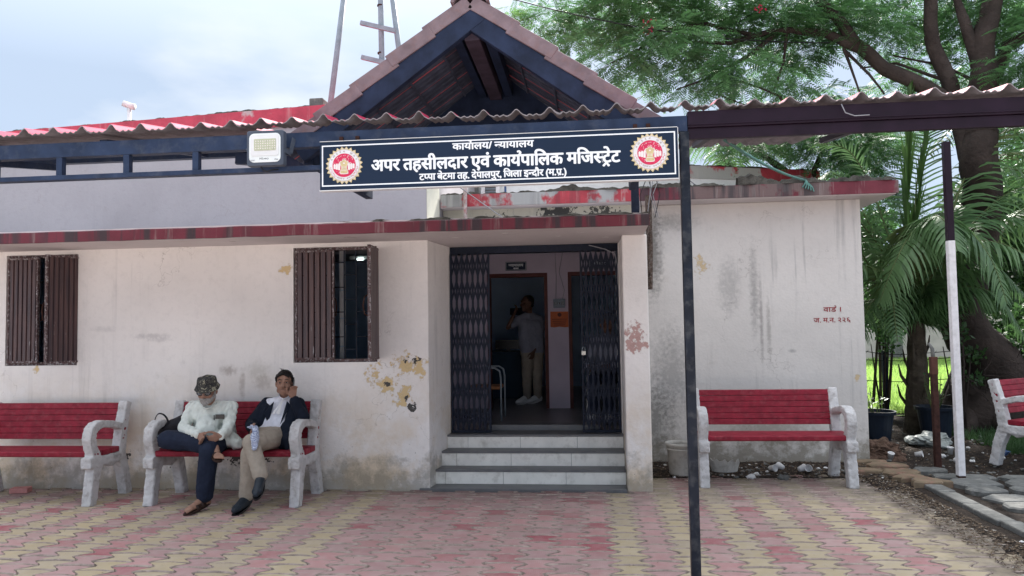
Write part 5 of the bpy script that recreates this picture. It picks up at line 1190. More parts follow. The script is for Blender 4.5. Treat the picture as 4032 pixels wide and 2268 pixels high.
for (x, y, r, lab) in ((1.62, 7.78, .06, 'crumpled white paper heap in front of the wing wall, left of the cups'), (1.70, 7.90, .05, 'smaller crumpled paper just behind the paper heap'), (3.02, 5.63, .022, 'tiny white paper scrap on soil beside the kerb near the right edge'), (3.42, 9.3, .05, 'pale crumpled wrapper beyond the soil heap'),
                       (3.30, 7.55, .03, 'white scrap on the front sandstone slab'), (4.02, 9.0, .05, 'crumpled pinkish wrapper behind the brown post'), (4.2, 8.7, .04, 'white scrap right of the white post foot'), (4.62, 8.9, .04, 'white scrap in front of the bench at the right edge'), (2.75, 8.3, .03, 'small pale scrap near the wing wall corner')):
    crumple('crumpled_paper', x, y, .0, r*.75, m_paper, lab, 'litter', 'crumpled papers on the ground')
crumple('blue_wrapper', 4.75, 9.15, .0, .07, m_blue, 'blue printed wrapper lying on the soil left of the right-hand bench', 'litter')
crumple('blue_rag', 4.95, 8.35, .03, .06, m_blue, 'blue rag on the stones at the right edge below the bench', 'rag')
crumple('plastic_sack', 4.25, 9.85, .0, .29, m_sack, 'large pale plastic sack lying before the right flower pot', 'sack', None, .30, 14)
crumple('plastic_sheet', 3.45, 9.75, .0, .22, m_sack, 'pale torn plastic sheet beside the left flower pot', 'plastic sheet', None, .22, 12)
crumple('soil_heap', 3.30, 8.95, -.03, .27, M('brown_earth', (.12, .075, .055), .98, .5, 20, 1., 50, dist=.02), 'small heap of brown earth at the corner of the wing wall', 'soil heap', None, .5, 16)
crumple('loose_stone', 1.92, 7.72, .0, .055, m_stoneG, 'grey loose stone on the dirt under the bench by the wing wall', 'stone')
for (x, y, w, d, z, lab) in ((3.18, 7.40, .40, .26, .075, 'yellow sandstone slab nearest the camera at the end of the kerb'), (3.12, 7.66, .38, .24, .06, 'yellow sandstone slab just behind the front one'), (3.15, 7.95, .50, .30, .05, 'broad reddish sandstone slab in the middle of the row'),
                          (2.86, 8.06, .42, .26, .045, 'yellowish slab nearest the wing corner'), (3.15, 8.30, .46, .26, .055, 'rough slab behind the reddish one'), (3.50, 8.12, .34, .26, .04, 'grey-red slab right of the reddish one'), (3.05, 8.52, .42, .2, .05, 'rearmost slab beside the soil heap'), (3.50, 7.72, .30, .22, .05, 'grey slab left of the white post foot')):
    o = tag(link_mesh('sandstone_slab', slab_stone(0, 0, w, d, 0, .07, .42, 15).mesh('sandstone_slab'), m_stoneY if 'grey' not in lab else m_stoneG), lab, 'stone slab', 'rough stone slabs right of the paving'); o.location = (x, y, z)
# litter of small dry leaves and chips
b = MB()
for i in range(15000):
    q = rnd.random()
    if q < .45: x, y = rnd.uniform(2.6, 6.5), rnd.uniform(7.6, 12.3)
    elif q < .7: t = rnd.random(); x, y = 3.0-.12*rnd.random()**1.5*3-.02, rnd.uniform(4.6, 7.8)
    elif q < .9: x, y = rnd.uniform(.65, 3.1), rnd.uniform(7.65, 8.6)
    else: x, y = rnd.uniform(-5.5, 2.9), rnd.uniform(4.6, 7.1) if rnd.random() < .35 else rnd.uniform(6.95, 7.13)
    if .3 < x < .62 and y > 7.1: continue
    s = rnd.uniform(.004, .02) if q < .9 else rnd.uniform(.003, .008); a = rnd.uniform(0, 6.28); z = .004+rnd.uniform(0, .012)+(.012 if q > .7 and y > 7.7 else 0)+(.012 if x > 3.1 and y < 7.9 else 0)
    b.add([(x+s*math.cos(a), y+s*math.sin(a), z+rnd.uniform(0, s*.6)), (x-s*.35*math.sin(a), y+s*.35*math.cos(a), z), (x-s*math.cos(a), y-s*math.sin(a), z+rnd.uniform(0, s*.5)), (x+s*.35*math.sin(a), y-s*.35*math.cos(a), z)], [(0, 1, 2, 3)])
lt = NT('dry_litter'); ri = lt.n('NewGeometry').outputs['Random Per Island']; cr2 = lt.n('ValToRGB'); lt.L(ri, cr2.inputs[0]); e = cr2.color_ramp.elements
e[0].color = (.03, .02, .015, 1); e[1].color = (.45, .42, .38, 1); e[1].position = 1; q = e.new(.75); q.color = (.13, .085, .05, 1); q = e.new(.93); q.color = (.2, .15, .1, 1)
tag(b.build('leaf_litter', lt.out(cr2.outputs[0], .9)), kind='stuff')
b = MB(); b2 = MB()
for i in range(420):
    x, y = (rnd.uniform(2.7, 6.3), rnd.uniform(7.7, 11.5)) if i % 3 else (rnd.uniform(.8, 3.1), rnd.uniform(7.75, 8.55))
    r_ = rnd.uniform(.008, .03); q = MB(); q.ell((0, 0, 0), (r_, r_*rnd.uniform(.5, 1), r_*.5), Matrix.Rotation(rnd.uniform(0, 6), 3, 'Z'), 7, 5)
    q.v = [(v[0]*(1+.4*noise.noise(Vector(v)*90+Vector((i, 0, 0))))+x, v[1]*(1+.4*noise.noise(Vector(v)*90+Vector((0, i, 0))))+y, v[2]+r_*.2+.008) for v in q.v]
    (b2 if rnd.random() < .16 else b).add(q.v, q.f)
tag(b.build('grit_stones', m_stoneG), kind='stuff'); tag(b2.build('litter_scraps', m_paper), kind='stuff')

# ------------------------------------------------------------------ vegetation
nr = np.random.default_rng(11)
def mesh_np(name, V, quads, mats, parent, kind=None):
    me = bpy.data.meshes.new(name); nv, nf = len(V), len(quads)
    me.vertices.add(nv); me.vertices.foreach_set('co', V.astype(np.float32).ravel())
    me.loops.add(nf*4); me.loops.foreach_set('vertex_index', quads.astype(np.int32).ravel())
    me.polygons.add(nf); me.polygons.foreach_set('loop_start', np.arange(0, nf*4, 4, dtype=np.int32)); me.polygons.foreach_set('loop_total', np.full(nf, 4, dtype=np.int32))
    me.update(calc_edges=True); me.validate()
    if parent is not None: o_ = wl(parent); me.transform(Matrix.Translation(-o_))
    o = link_mesh(name, me, mats, parent)
    if kind: o['kind'] = kind
    return o
def unit(a): return a/np.maximum(np.linalg.norm(a, axis=-1, keepdims=True), 1e-9)
def feather_fronds(clusters, per_m3=1.0, L=(.28, .46), npin=12, plen=.105, pw=.0105, droop=.5, flat=.75):
    P = []; D = []; LL = []
    for (x, y, z, r) in clusters:
        n = int(46*(r/.4)**2*per_m3)+3
        d = unit(nr.normal(size=(n, 3))); rad = r*nr.random((n, 1))**.4
        p = np.array([x, y, z])+d*rad*np.array([1.15, 1.3, flat])
        out = d*np.array([1, 1, .3])+nr.normal(size=(n, 3))*.6; out[:, 2] = out[:, 2]*.4-.15
        P.append(p); D.append(unit(out)); LL.append(nr.uniform(*L, size=n))
    P = np.concatenate(P); D = np.concatenate(D); LL = np.concatenate(LL); n = len(P)
    up = unit(np.tile([[0, 0, 1.]], (n, 1))+nr.normal(size=(n, 3))*.25); S = unit(np.cross(D, up)); U = np.cross(S, D)
    V = []
    for k in range(npin):
        t = (k+.7)/npin; dz = -droop*t*t*LL
        c = P+D*(t*LL)[:, None]+np.stack([0*dz, 0*dz, dz], 1)*.6
        for s in (-1, 1):
            l = plen*(math.sin(math.pi*min(.15+t*.8, 1))**.6)*LL/.37
            d = unit(S*s*.9+D*.45-np.array([0, 0, .28])+nr.normal(size=(n, 3))*.06); w = unit(np.cross(d, U))*pw*(LL/.37)[:, None]
            V.append(np.stack([c, c+d*(l*.45)[:, None]+w, c+d*l[:, None], c+d*(l*.45)[:, None]-w], 1))
    # rachis
    e = P+D*LL[:, None]; e[:, 2] -= droop*LL*.6; w = S*.003
    V.append(np.stack([P-w, P+w, e+w*.3, e-w*.3], 1))
    V = np.concatenate(V).reshape(-1, 3); return V, np.arange(len(V)).reshape(-1, 4)
def oval_leaves(clusters, dens=1.0, l=.07, w=.022, flat=.9):
    V = []
    for (x, y, z, r) in clusters:
        n = int(230*(r/.3)**2*dens); d = unit(nr.normal(size=(n, 3))); c = np.array([x, y, z])+d*r*(nr.random((n, 1))**.45)*np.array([1, 1, flat])
        a = unit(d*.6+nr.normal(size=(n, 3))); b_ = unit(np.cross(a, nr.normal(size=(n, 3)))); s = nr.uniform(.6, 1.3, size=(n, 1))
        V.append(np.stack([c, c+a*l*.45*s+b_*w*s, c+a*l*s, c+a*l*.45*s-b_*w*s], 1))
    V = np.concatenate(V).reshape(-1, 3); return V, np.arange(len(V)).reshape(-1, 4)

CROWN = [(-1.08,11.50,6.65,0.17), (-0.51,11.50,6.49,0.40), (-0.14,11.00,5.82,0.32), (0.25,12.00,6.65,0.56), (0.49,10.50,5.37,0.36), (0.82,11.00,6.07,0.55), (0.90,11.50,5.36,0.29), (1.22,10.50,5.50,0.52), (1.54,12.00,6.64,0.57), (1.67,11.00,5.24,0.41), (2.07,11.50,6.02,0.64), (2.20,10.50,5.16,0.40), (2.63,12.00,5.31,0.31), (2.73,11.00,6.08,0.53), (3.15,12.00,5.90,0.50), (3.04,11.00,5.03,0.26), (3.56,11.50,6.12,0.59), (3.45,12.00,5.75,0.32), (4.26,12.50,6.69,0.53), (4.13,11.00,5.88,0.40), (4.92,12.00,6.18,0.45), (5.42,12.50,5.83,0.31), (5.17,13.00,5.57,0.27), (3.98,12.00,5.18,0.25), (5.36,12.00,5.24,0.26), (6.18,12.50,6.31,0.48), (6.46,13.00,5.81,0.33), (6.26,11.50,6.09,0.52), (5.88,10.50,4.97,0.37), (6.09,11.00,4.73,0.28), (6.60,11.00,5.51,0.65), (0.54,11.00,6.83,0.79), (2.01,11.00,6.85,0.87), (3.59,11.50,7.05,0.93), (5.56,12.00,7.11,1.00), (7.02,12.00,6.88,1.04)]
LOW = [(2.22,13.00,4.77,0.26), (2.71,12.50,4.52,0.32), (3.49,13.50,4.84,0.39), (3.74,12.50,4.48,0.36), (4.41,13.00,4.68,0.42), (4.29,13.50,4.23,0.27), (4.55,12.50,4.28,0.40), (5.10,13.50,3.99,0.35), (4.68,13.00,4.80,0.38), (5.67,14.00,4.95,0.42), (7.18,13.00,4.90,0.49), (7.69,14.00,4.28,0.52)]
MID = [(5.24,14.00,3.06,0.36), (5.62,14.50,2.35,0.50), (5.06,14.00,1.76,0.32), (5.46,14.00,1.46,0.28), (7.08,15.00,2.97,0.63), (7.37,14.50,2.17,0.70), (7.69,14.00,2.85,0.69), (7.15,13.00,1.57,0.48), (6.56,15.00,2.75,0.53)]
tree = thing('flame_tree', 'big spreading tree with feathery leaves and forked dark limbs behind the palm', 'tree', (5.55, 11.5, 0))
b = MB()
def limb(pts, rads, seg=12):
    # resample with a gentle wobble so limbs are not straight rods
    P_ = [Vector(p) for p in pts]; out, rr = [], []
    for i in range(len(P_)-1):
        for k in range(5):
            t = k/5; p = P_[i].lerp(P_[i+1], t); r = rads[i]*(1-t)+rads[i+1]*t
            out.append(p+Vector((noise.noise(p*1.7), noise.noise(p*1.7+Vector((9, 0, 0))), .4*noise.noise(p*2)))*r*.9); rr.append(r*(1+.12*noise.noise(p*5)))
    out.append(P_[-1]); rr.append(rads[-1]); rr = [q*(.86 if P_[0].z > 4.15 else 1) for q in rr]; b.tube(out, rr, seg)
TB = (5.55, 11.35)
limb([(5.66, 11.5, -.1), (5.60, 11.4, .5), (5.56, 11.3, 1.3), (5.60, 11.2, 2.6), (5.58, 11.1, 3.7), (5.60, 11.0, 4.2)], [.50, .40, .33, .27, .25, .24], 18)
for a, L_, r_ in ((200, .75, .15), (235, .8, .14), (275, .6, .15), (320, .7, .13), (170, .7, .12), (20, .6, .12)):   # buttress roots
    c, s = math.cos(R(a)), math.sin(R(a)); b.tube([(5.6+.16*c, 11.42+.16*s, .95), (5.6+.33*c, 11.45+.33*s, .40), (5.6+.55*c, 11.45+.55*s, .12), (5.6+L_*c*1.2, 11.45+L_*s*1.2, -.06)], [r_*.7, r_*1.05, r_*.9, r_*.5], 10)
b.tube([(5.30, 11.2, .0), (5.22, 11.15, .5), (5.25, 11.15, 1.0), (5.38, 11.2, 1.5)], [.09, .06, .055, .05], 8)
limb([(5.58, 11.1, 3.6), (5.32, 11.0, 4.3), (5.237, 11, 4.83), (5.10, 11, 5.5), (5.02, 11, 6.2), (4.8, 11.2, 7.0)], [.17, .12, .11, .10, .09, .05])
limb([(5.60, 11.0, 4.1), (5.64, 11, 4.81), (5.66, 11.0, 5.3), (5.89, 11, 6.13), (6.2, 11.2, 7.0)], [.24, .19, .17, .13, .08])
limb([(5.66, 11.0, 4.6), (5.85, 11, 5.15), (6.05, 11, 5.45), (6.6, 10.9, 5.62), (7.2, 10.8, 5.8)], [.13, .11, .09, .08, .05])
limb([(5.62, 11.0, 5.2), (5.50, 11, 5.8), (5.35, 11.1, 6.4)], [.11, .08, .05])
limb([(5.50, 11.1, 4.35), (5.128, 11, 4.70), (4.38, 11, 5.20), (3.95, 11, 5.62), (3.6, 11, 6.15), (3.2, 11.1, 6.7)], [.13, .125, .115, .10, .08, .05])
limb([(4.05, 11, 5.50), (3.55, 11, 5.78), (3.1, 11, 5.86), (2.72, 11, 5.83), (2.2, 11, 5.7), (1.5, 11, 5.75)], [.08, .07, .06, .05, .035, .02])
limb([(2.9, 11, 5.85), (2.4, 10.9, 5.45), (1.9, 10.8, 5.15), (1.35, 10.7, 4.95)], [.04, .03, .022, .012], 8)
limb([(2.5, 11, 5.80), (1.9, 11.2, 6.1), (1.0, 11.4, 6.1), (.3, 11.4, 6.35)], [.04, .035, .025, .015], 8)
limb([(1.3, 11.2, 6.1), (.8, 10.9, 5.6), (.4, 10.6, 5.35)], [.025, .018, .01], 6)
for pts in ([(3.80, 11, 5.55), (3.9, 11, 5.2), (3.95, 10.9, 4.85), (3.92, 10.9, 4.7)], [(3.82, 11, 5.5), (4.1, 10.9, 5.1), (4.3, 10.9, 4.8)], [(5.15, 11, 5.0), (4.6, 11.2, 5.35), (4.2, 11.5, 5.4)], [(3.0, 11, 5.85), (2.95, 11, 5.4), (2.8, 11, 5.0)], [(5.6, 11.1, 5.0), (5.2, 11.1, 5.25), (4.6, 11.3, 5.5)],
            [(3.3, 11.6, 4.4), (2.9, 11.4, 4.6), (2.5, 11.1, 4.75), (1.9, 10.8, 4.9)], [(3.5, 11.8, 4.5), (2.9, 11.2, 4.95), (2.3, 10.9, 5.1)], [(6.3, 11, 5.5), (6.6, 10.9, 5.1), (6.4, 10.8, 4.7)]):
    limb(pts, [.03, .022, .014, .008][:len(pts)], 6)
b.build('trunk', m_bark, tree, smooth=True)
V, Q = feather_fronds(CROWN, 1.85); mesh_np('crown', V, Q, m_leafA, tree)
# red blossoms
b = MB()
for (x, y, z) in ((2.55, 10.6, 6.02), (.95, 10.6, 5.85), (1.0, 10.5, 5.78), (3.45, 10.7, 6.28), (3.5, 10.8, 6.3)):
    for k in range(14): p = Vector((x, y, z))+Vector((rnd.gauss(0, .05), rnd.gauss(0, .05), rnd.gauss(0, .06))); b.add([p, p+Vector((.02, 0, .012)), p+Vector((.01, .01, .03)), p+Vector((-.012, 0, .02))], [(0, 1, 2, 3)])
b.build('blossom', m_ered, tree)
t2 = thing('background_tree', 'darker feathery tree behind the side wing, below the canopy beam', 'tree', (4.2, 13.6, 0))
b = MB(); limb([(4.3, 13.7, -.05), (4.25, 13.6, 2), (4.1, 13.5, 3.4), (3.5, 13.3, 4.2), (2.9, 13.0, 4.6)], [.16, .13, .10, .07, .03]); limb([(4.15, 13.5, 3.2), (4.6, 13.3, 4.0), (5.0, 13.2, 4.8)], [.09, .06, .03]); limb([(4.1, 13.5, 3.3), (4.0, 13.3, 4.2), (4.3, 13.2, 4.9)], [.07, .05, .02])
b.build('trunk', m_bark, t2, smooth=True); V, Q = feather_fronds(LOW+[(3.0, 13.5, 4.9, .3), (3.3, 13.2, 5.2, .35), (4.0, 13.8, 5.3, .5), (5.0, 13.6, 4.5, .45), (5.3, 13.2, 3.6, .35), (5.0, 13.9, 3.0, .35)], 2.2); mesh_np('crown', V, Q, m_leafA, t2)
t3 = thing('background_tree', 'leafy broad-leaved tree filling the far right behind the big trunk', 'tree', (7.3, 15, 0))
b = MB(); limb([(7.3, 15, -.05), (7.2, 15, 1.5), (7.0, 14.8, 3)], [.2, .15, .1]); limb([(7.2, 15, 1.2), (7.7, 14.6, 2.4)], [.1, .05]); b.build('trunk', m_bark, t3, smooth=True)
V, Q = oval_leaves([m for m in MID if m[0] > 6.2]+[(8.4, 15, 3.4, .9), (8.5, 14.5, 2.0, .8), (7.6, 15, 3.8, .7), (9.5, 15.5, 4.5, 1.2), (8.9, 14, 1.0, .6)], 1.6, .10, .035); mesh_np('crown', V, Q, m_leafB, t3)
t4 = thing('shrub', 'loose green shrub just behind the corner of the wing wall', 'shrub', (5.2, 14.2, 0))
b = MB()
for i in range(7): x = 5.2+rnd.uniform(-.25, .25); b.tube([(x, 14.2, -.05), (x+rnd.uniform(-.2, .2), 14.2+rnd.uniform(-.2, .2), 1.2), (x+rnd.uniform(-.4, .4), 14.2, 2.6)], [.03, .02, .008], 6)
b.build('stems', m_bark, t4); V, Q = oval_leaves([m for m in MID if m[0] < 6.2]+[(5.5, 14.6, 3.4, .4)], 1.5, .10, .035); mesh_np('foliage', V, Q, m_leafB, t4)
def sapling(label, base, tips, leaves, dens=1.6):
    s = thing('sapling', label, 'sapling', (*base, 0)); b = MB()
    for tp in tips:
        m = Vector((base[0], base[1], 0)).lerp(Vector(tp), .5)+Vector((rnd.uniform(-.06, .06), 0, 0)); b.tube([(base[0]+rnd.uniform(-.05, .05), base[1], -.02), m, tp], [.018, .013, .006], 6)
    b.build('stem', m_bark, s, smooth=True); V, Q = oval_leaves(leaves, dens, .085, .026); mesh_np('foliage', V, Q, m_leafB, s)
sapling('thin sapling with glossy dark leaves beside the black fence post', (4.62, 12.3), [(4.72, 12.3, 1.5), (4.45, 12.2, 1.2), (4.9, 12.3, 1.7)], [(4.67,12.30,1.42,0.20), (4.52,12.30,1.65,0.22), (4.75,12.3,1.15,.12), (4.5,12.2,1.9,.2)], 1.1)
sapling('slender many-stemmed sapling right behind the white post', (5.05, 10.7), [(5.02, 10.6, 1.9), (4.92, 10.6, 1.7), (5.12, 10.7, 1.3), (5.2, 10.7, 1.0), (4.85, 10.7, 1.2)], [(5.01,10.60,1.37,0.16), (4.94,10.60,1.70,0.18), (5.13,10.80,0.77,0.12), (5.1,10.7,1.95,.18), (5.35,10.9,1.05,.14), (5.3, 10.8, .75, .1)], 1.3)
sapling('dark leafy sapling between the big trunk and the right edge', (6.1, 11.2), [(6.14, 11.2, 1.3), (6.06, 11.2, .9), (6.3, 11.2, 1.5)], [(6.14,11.20,1.23,0.30), (6.06,11.20,0.67,0.22), (6.02,11.30,1.01,0.18), (6.4,11.2,1.6,.35), (6.5,11.2,.9,.3)], 1.6)
b = MB()
bt = thing('bare_twigs', 'tangle of bare twigs in front of the big trunk', 'dead branch', (5.5, 10.8, .4))
for i in range(16):
    p = Vector((5.05+rnd.uniform(0, .9), 10.6+rnd.uniform(-.1, .2), rnd.uniform(.3, 1.2))); d = Vector((rnd.uniform(-1, 1), rnd.uniform(-.2, .2), rnd.uniform(-.3, 1))).normalized()*rnd.uniform(.25, .55)
    b.tube([p, p+d*.5+Vector((0, 0, rnd.uniform(-.06, .06))), p+d], [.007, .005, .0025], 5)
b.build('twigs', m_bark, bt)

def palm_frond(b, lb, rib, wid, n=46, droop=.6, rr=.016, closed=0.0, lw=.016):
    """rib: control points; b collects rib, lb leaflets"""
    P_ = [Vector(p) for p in rib]; pts = []
    m = len(P_)
    for i in range(n+1):            # Catmull-Rom along the rib
        t = i/n*(m-1); k = min(int(t), m-2); f = t-k
        p0, p1, p2, p3 = P_[max(k-1, 0)], P_[k], P_[k+1], P_[min(k+2, m-1)]
        pts.append(.5*((2*p1)+(-p0+p2)*f+(2*p0-5*p1+4*p2-p3)*f*f+(-p0+3*p1-3*p2+p3)*f**3))
    b.tube(pts[::2]+[pts[-1]], [rr*(1-.85*i/(len(pts[::2]))) for i in range(len(pts[::2])+1)], 6)
    for i in range(3 if n > 20 else 1, n):
        t = i/n; d = (pts[i+1]-pts[i-1]).normalized(); s = d.cross(Vector((0, 0, 1)))
        s = s.normalized() if s.length > .15 else Vector((1, 0, 0)).cross(d).normalized()
        L_ = wid*(math.sin(math.pi*(.12+.85*t))**.7)*rnd.uniform(.88, 1.08)
        for sd in (-1, 1):
            dirv = (s*sd*(1-closed)+d*(.45+closed*1.5)+Vector((0, 0, .12))).normalized(); dirv += Vector([rnd.uniform(-.11, .11) for _ in range(3)]); L_ *= rnd.uniform(.86, 1.06)
            q = pts[i].copy(); row = []; v = dirv.copy(); w = d*lw*.95 if closed < .4 else s*lw*.8
            for k in range(5):
                ww = w*(.7, 1.0, .9, .6, .08)[k]; row += [q-ww, q+ww]; v = (v+Vector((0, 0, -droop*.33*(1+k*.35)))).normalized(); q = q+v*L_/4
            lb.add(row, [(2*k, 2*k+1, 2*k+3, 2*k+2) for k in range(4)])
def palm(label, base, heart, fronds, trunk_r, trunk=True, spear=None):
    p = thing('palm_tree', label, 'palm', (*base, 0)); h = Vector(heart)
    if trunk:
        b = MB(); n = 16; pts = [Vector((base[0], base[1], -.05)).lerp(h, i/n) for i in range(n+1)]
        b.tube(pts, [trunk_r*(1.45-.75*(i/n)**.6)*(1+.07*(i % 2)) for i in range(n+1)], 14); b.build('trunk', m_palmtrunk, p)
        for k in range(9):
            a = k*2.4; z = .25+k*.1; r0 = trunk_r*1.15; c, s = math.cos(a), math.sin(a); q = MB()
            q.tube([(base[0]+r0*.8*c, base[1]+r0*.8*s, z), (base[0]+r0*1.4*c, base[1]+r0*1.4*s, z+.14), (base[0]+r0*1.6*c, base[1]+r0*1.6*s, z+.30)], [.05, .035, .012], 6, el=(1, .4)); q.build('leaf_base', m_palmtrunk, p)
    for i, fr in enumerate(fronds):
        rib = fr[0]; b, lb = MB(), MB(); palm_frond(b, lb, [tuple(h+Vector((0, 0, -.25))), tuple(h)]+rib, fr[1], fr[3] if len(fr) > 3 else 50, fr[2], .022, fr[4] if len(fr) > 4 else 0., fr[5] if len(fr) > 5 else .018)
        o = b.build('frond_rib', m_palmrib, p, smooth=True); lb.build('leaflets', m_palmL if len(fr) > 4 and fr[4] > .4 else m_palm, o)
    return p
H0 = (4.60, 10.9, 1.75)
palm('young coconut palm with arching fronds beside the white post', (4.61, 11.0), H0, [
    ([(4.60, 10.6, 2.4), (4.54, 10.25, 2.88), (4.78, 9.95, 2.80), (5.02, 9.75, 2.35), (5.12, 9.6, 1.75)], .80, 1.05, 74, 0., .026),
    ([(4.58, 10.6, 2.4), (4.50, 10.25, 2.86), (4.18, 10.0, 2.66), (3.90, 9.85, 2.25), (3.70, 9.8, 1.80)], .85, 1.0, 74, 0., .026),
    ([(4.62, 10.6, 2.45), (4.52, 10.1, 2.90), (4.50, 9.7, 2.78), (4.48, 9.4, 2.4)], .80, 1.1, 60, 0., .026),
    ([(4.55, 10.9, 2.6), (4.55, 10.9, 3.4), (4.60, 10.9, 4.2), (4.66, 10.9, 4.9)], .75, .02, 70, .78, .05),
    ([(4.62, 10.95, 2.6), (4.72, 10.9, 3.4), (4.86, 10.9, 4.3)], .65, .05, 70, .7, .045),
    ([(4.0, 10.8, 2.3), (3.7, 10.7, 2.7), (3.35, 10.7, 2.6)], .8, .6, 60),
    ([(4.25, 11.0, 2.5), (3.9, 11.0, 3.3), (3.6, 11.0, 3.7), (3.3, 11, 3.6)], .8, .5, 60), ([(5.0, 10.9, 2.7), (5.5, 11.0, 3.8), (6.1, 11.0, 4.3), (6.8, 11, 4.2)], .9, .5, 66), ([(5.1, 10.8, 2.6), (5.8, 10.7, 3.3), (6.5, 10.6, 3.4)], .9, .6, 60), ([(4.9, 10.6, 2.0), (5.4, 10.4, 1.9), (5.7, 10.3, 1.3)], .75, .8, 60), ([(4.2, 10.7, 1.9), (3.85, 10.5, 1.8), (3.6, 10.4, 1.3)], .7, .8, 60),
    ([(5.2, 11.2, 2.9), (5.6, 11.3, 3.3), (6.1, 11.3, 3.3)], .85, .5, 60),
    ([(5.0, 10.7, 2.1), (5.4, 10.5, 2.3), (5.75, 10.4, 1.9)], .7, .8, 60),
    ([(4.2, 11.0, 2.6), (3.8, 11.0, 3.1), (3.4, 11.1, 3.15), (3.1, 11.1, 2.8)], .75, .35),
    ([(4.35, 11.1, 2.8), (4.15, 11.2, 3.6), (3.85, 11.2, 4.1), (3.4, 11.2, 4.2)], .75, .25),
    ([(4.1, 10.7, 2.2), (3.7, 10.6, 2.35), (3.45, 10.6, 2.1)], .65, .7),
    ([(4.95, 11.0, 2.7), (5.4, 11.1, 3.5), (5.9, 11.1, 3.9), (6.5, 11.1, 3.8)], .85, .5),
    ([(5.05, 10.9, 2.4), (5.5, 10.8, 2.9), (6.0, 10.7, 2.9), (6.4, 10.6, 2.5)], .85, .6),
    ([(4.8, 10.6, 2.3), (5.15, 10.3, 2.6), (5.55, 10.0, 2.4), (5.8, 9.8, 1.9)], .75, .9),
    ([(4.75, 11.2, 2.9), (4.95, 11.4, 3.9), (5.2, 11.6, 4.6)], .7, .2),
    ([(4.9, 11.4, 2.5), (5.3, 11.7, 3.0), (5.8, 12.0, 2.9)], .8, .6),
    ([(4.4, 10.7, 2.1), (4.1, 10.3, 2.15), (3.95, 10.0, 1.75), (3.9, 9.8, 1.3)], .55, 1.0),
], .14)
palm('tall coconut palm at the far right, its fronds reaching into the picture', (7.6, 12.6), (7.5, 12.5, 3.4), [
    ([(7.1, 12.4, 4.2), (6.5, 12.2, 4.7), (5.8, 12.0, 4.6), (5.3, 11.9, 4.1)], .8, .5), ([(7.0, 12.3, 3.8), (6.4, 12.1, 3.9), (5.8, 12, 3.5), (5.5, 11.9, 2.9)], .8, .7), ([(6.9, 12.2, 3.3), (6.4, 11.9, 3.0), (6.0, 11.7, 2.3)], .8, .9),
    ([(7.8, 12.3, 4.2), (8.2, 12.2, 4.6), (8.8, 12, 4.2)], .8, .5), ([(7.5, 12.1, 4.0), (7.3, 11.4, 4.2), (7.1, 10.9, 3.7)], .7, .7)], .16)
palm('distant coconut palm with thin drooping fronds behind the wing roof', (2.9, 15.2), (2.9, 15.2, 4.75), [
    ([(2.5, 15.1, 5.2), (2.1, 15.0, 5.2), (1.9, 15.0, 4.6)], .7, 1.0, 30), ([(3.3, 15.1, 5.3), (3.8, 15.0, 5.2), (4.1, 15.0, 4.7)], .7, 1.0, 30), ([(2.8, 14.8, 5.3), (2.6, 14.4, 5.3), (2.5, 14.1, 4.8)], .7, 1.0, 30), ([(3.1, 14.8, 5.3), (3.3, 14.4, 5.2), (3.5, 14.2, 4.7)], .7, 1.0, 30), ([(2.6, 15.4, 5.4), (2.2, 15.6, 5.6), (1.8, 15.7, 5.2)], .7, .8, 30)], .12)

# grass clumps on the field and shade weeds
def grass(name, n, xr, yr, hgt, kx=None):
    x = nr.uniform(*xr, size=n); y = yr[0]+(yr[1]-yr[0])*nr.random(n)**1.7
    z = np.full(n, -.05); h = nr.uniform(.4, 1.1, size=n)*hgt; a = nr.uniform(0, 6.28, size=n); lx, ly = nr.normal(0, .35, n)*h, nr.normal(0, .35, n)*h; w = .006+.004*nr.random(n)+(y-12)*.0009
    ca, sa = np.cos(a)*w, np.sin(a)*w
    V = np.stack([np.stack([x-ca, y-sa, z], 1), np.stack([x+ca, y+sa, z], 1), np.stack([x+lx+ca*.2, y+ly+sa*.2, z+h], 1), np.stack([x+lx-ca*.2, y+ly-sa*.2, z+h], 1)], 1).reshape(-1, 3)
    return V, np.arange(len(V)).reshape(-1, 4)
V, Q = grass('grass', 60000, (4.3, 16), (13, 30), .17); tag(mesh_np('grass', V, Q, m_leafG, None), kind='stuff')
V, Q = grass('weeds', 9000, (4.9, 7.2), (9.2, 10.9), .16); tag(mesh_np('weeds', V, Q, m_leafB, None), kind='stuff')
fw = thing('boundary_wall', 'long pinkish boundary wall beyond the grass field', 'wall', (14, 30, 0))
b = MB(); b.box(4, 60, 30, 30.3, -.1, 4.2); b.build('wall', m_fog, fw); b = MB(); b.box(4, 60, 29.9, 30.4, 4.2, 4.35); b.build('coping', m_fog, fw)
for x in (11.2, 18.5): b = MB(); b.box(x, x+.9, 29.93, 29.99, .1, 1.3); b.build('recess_panel', m_stoneG, fw)
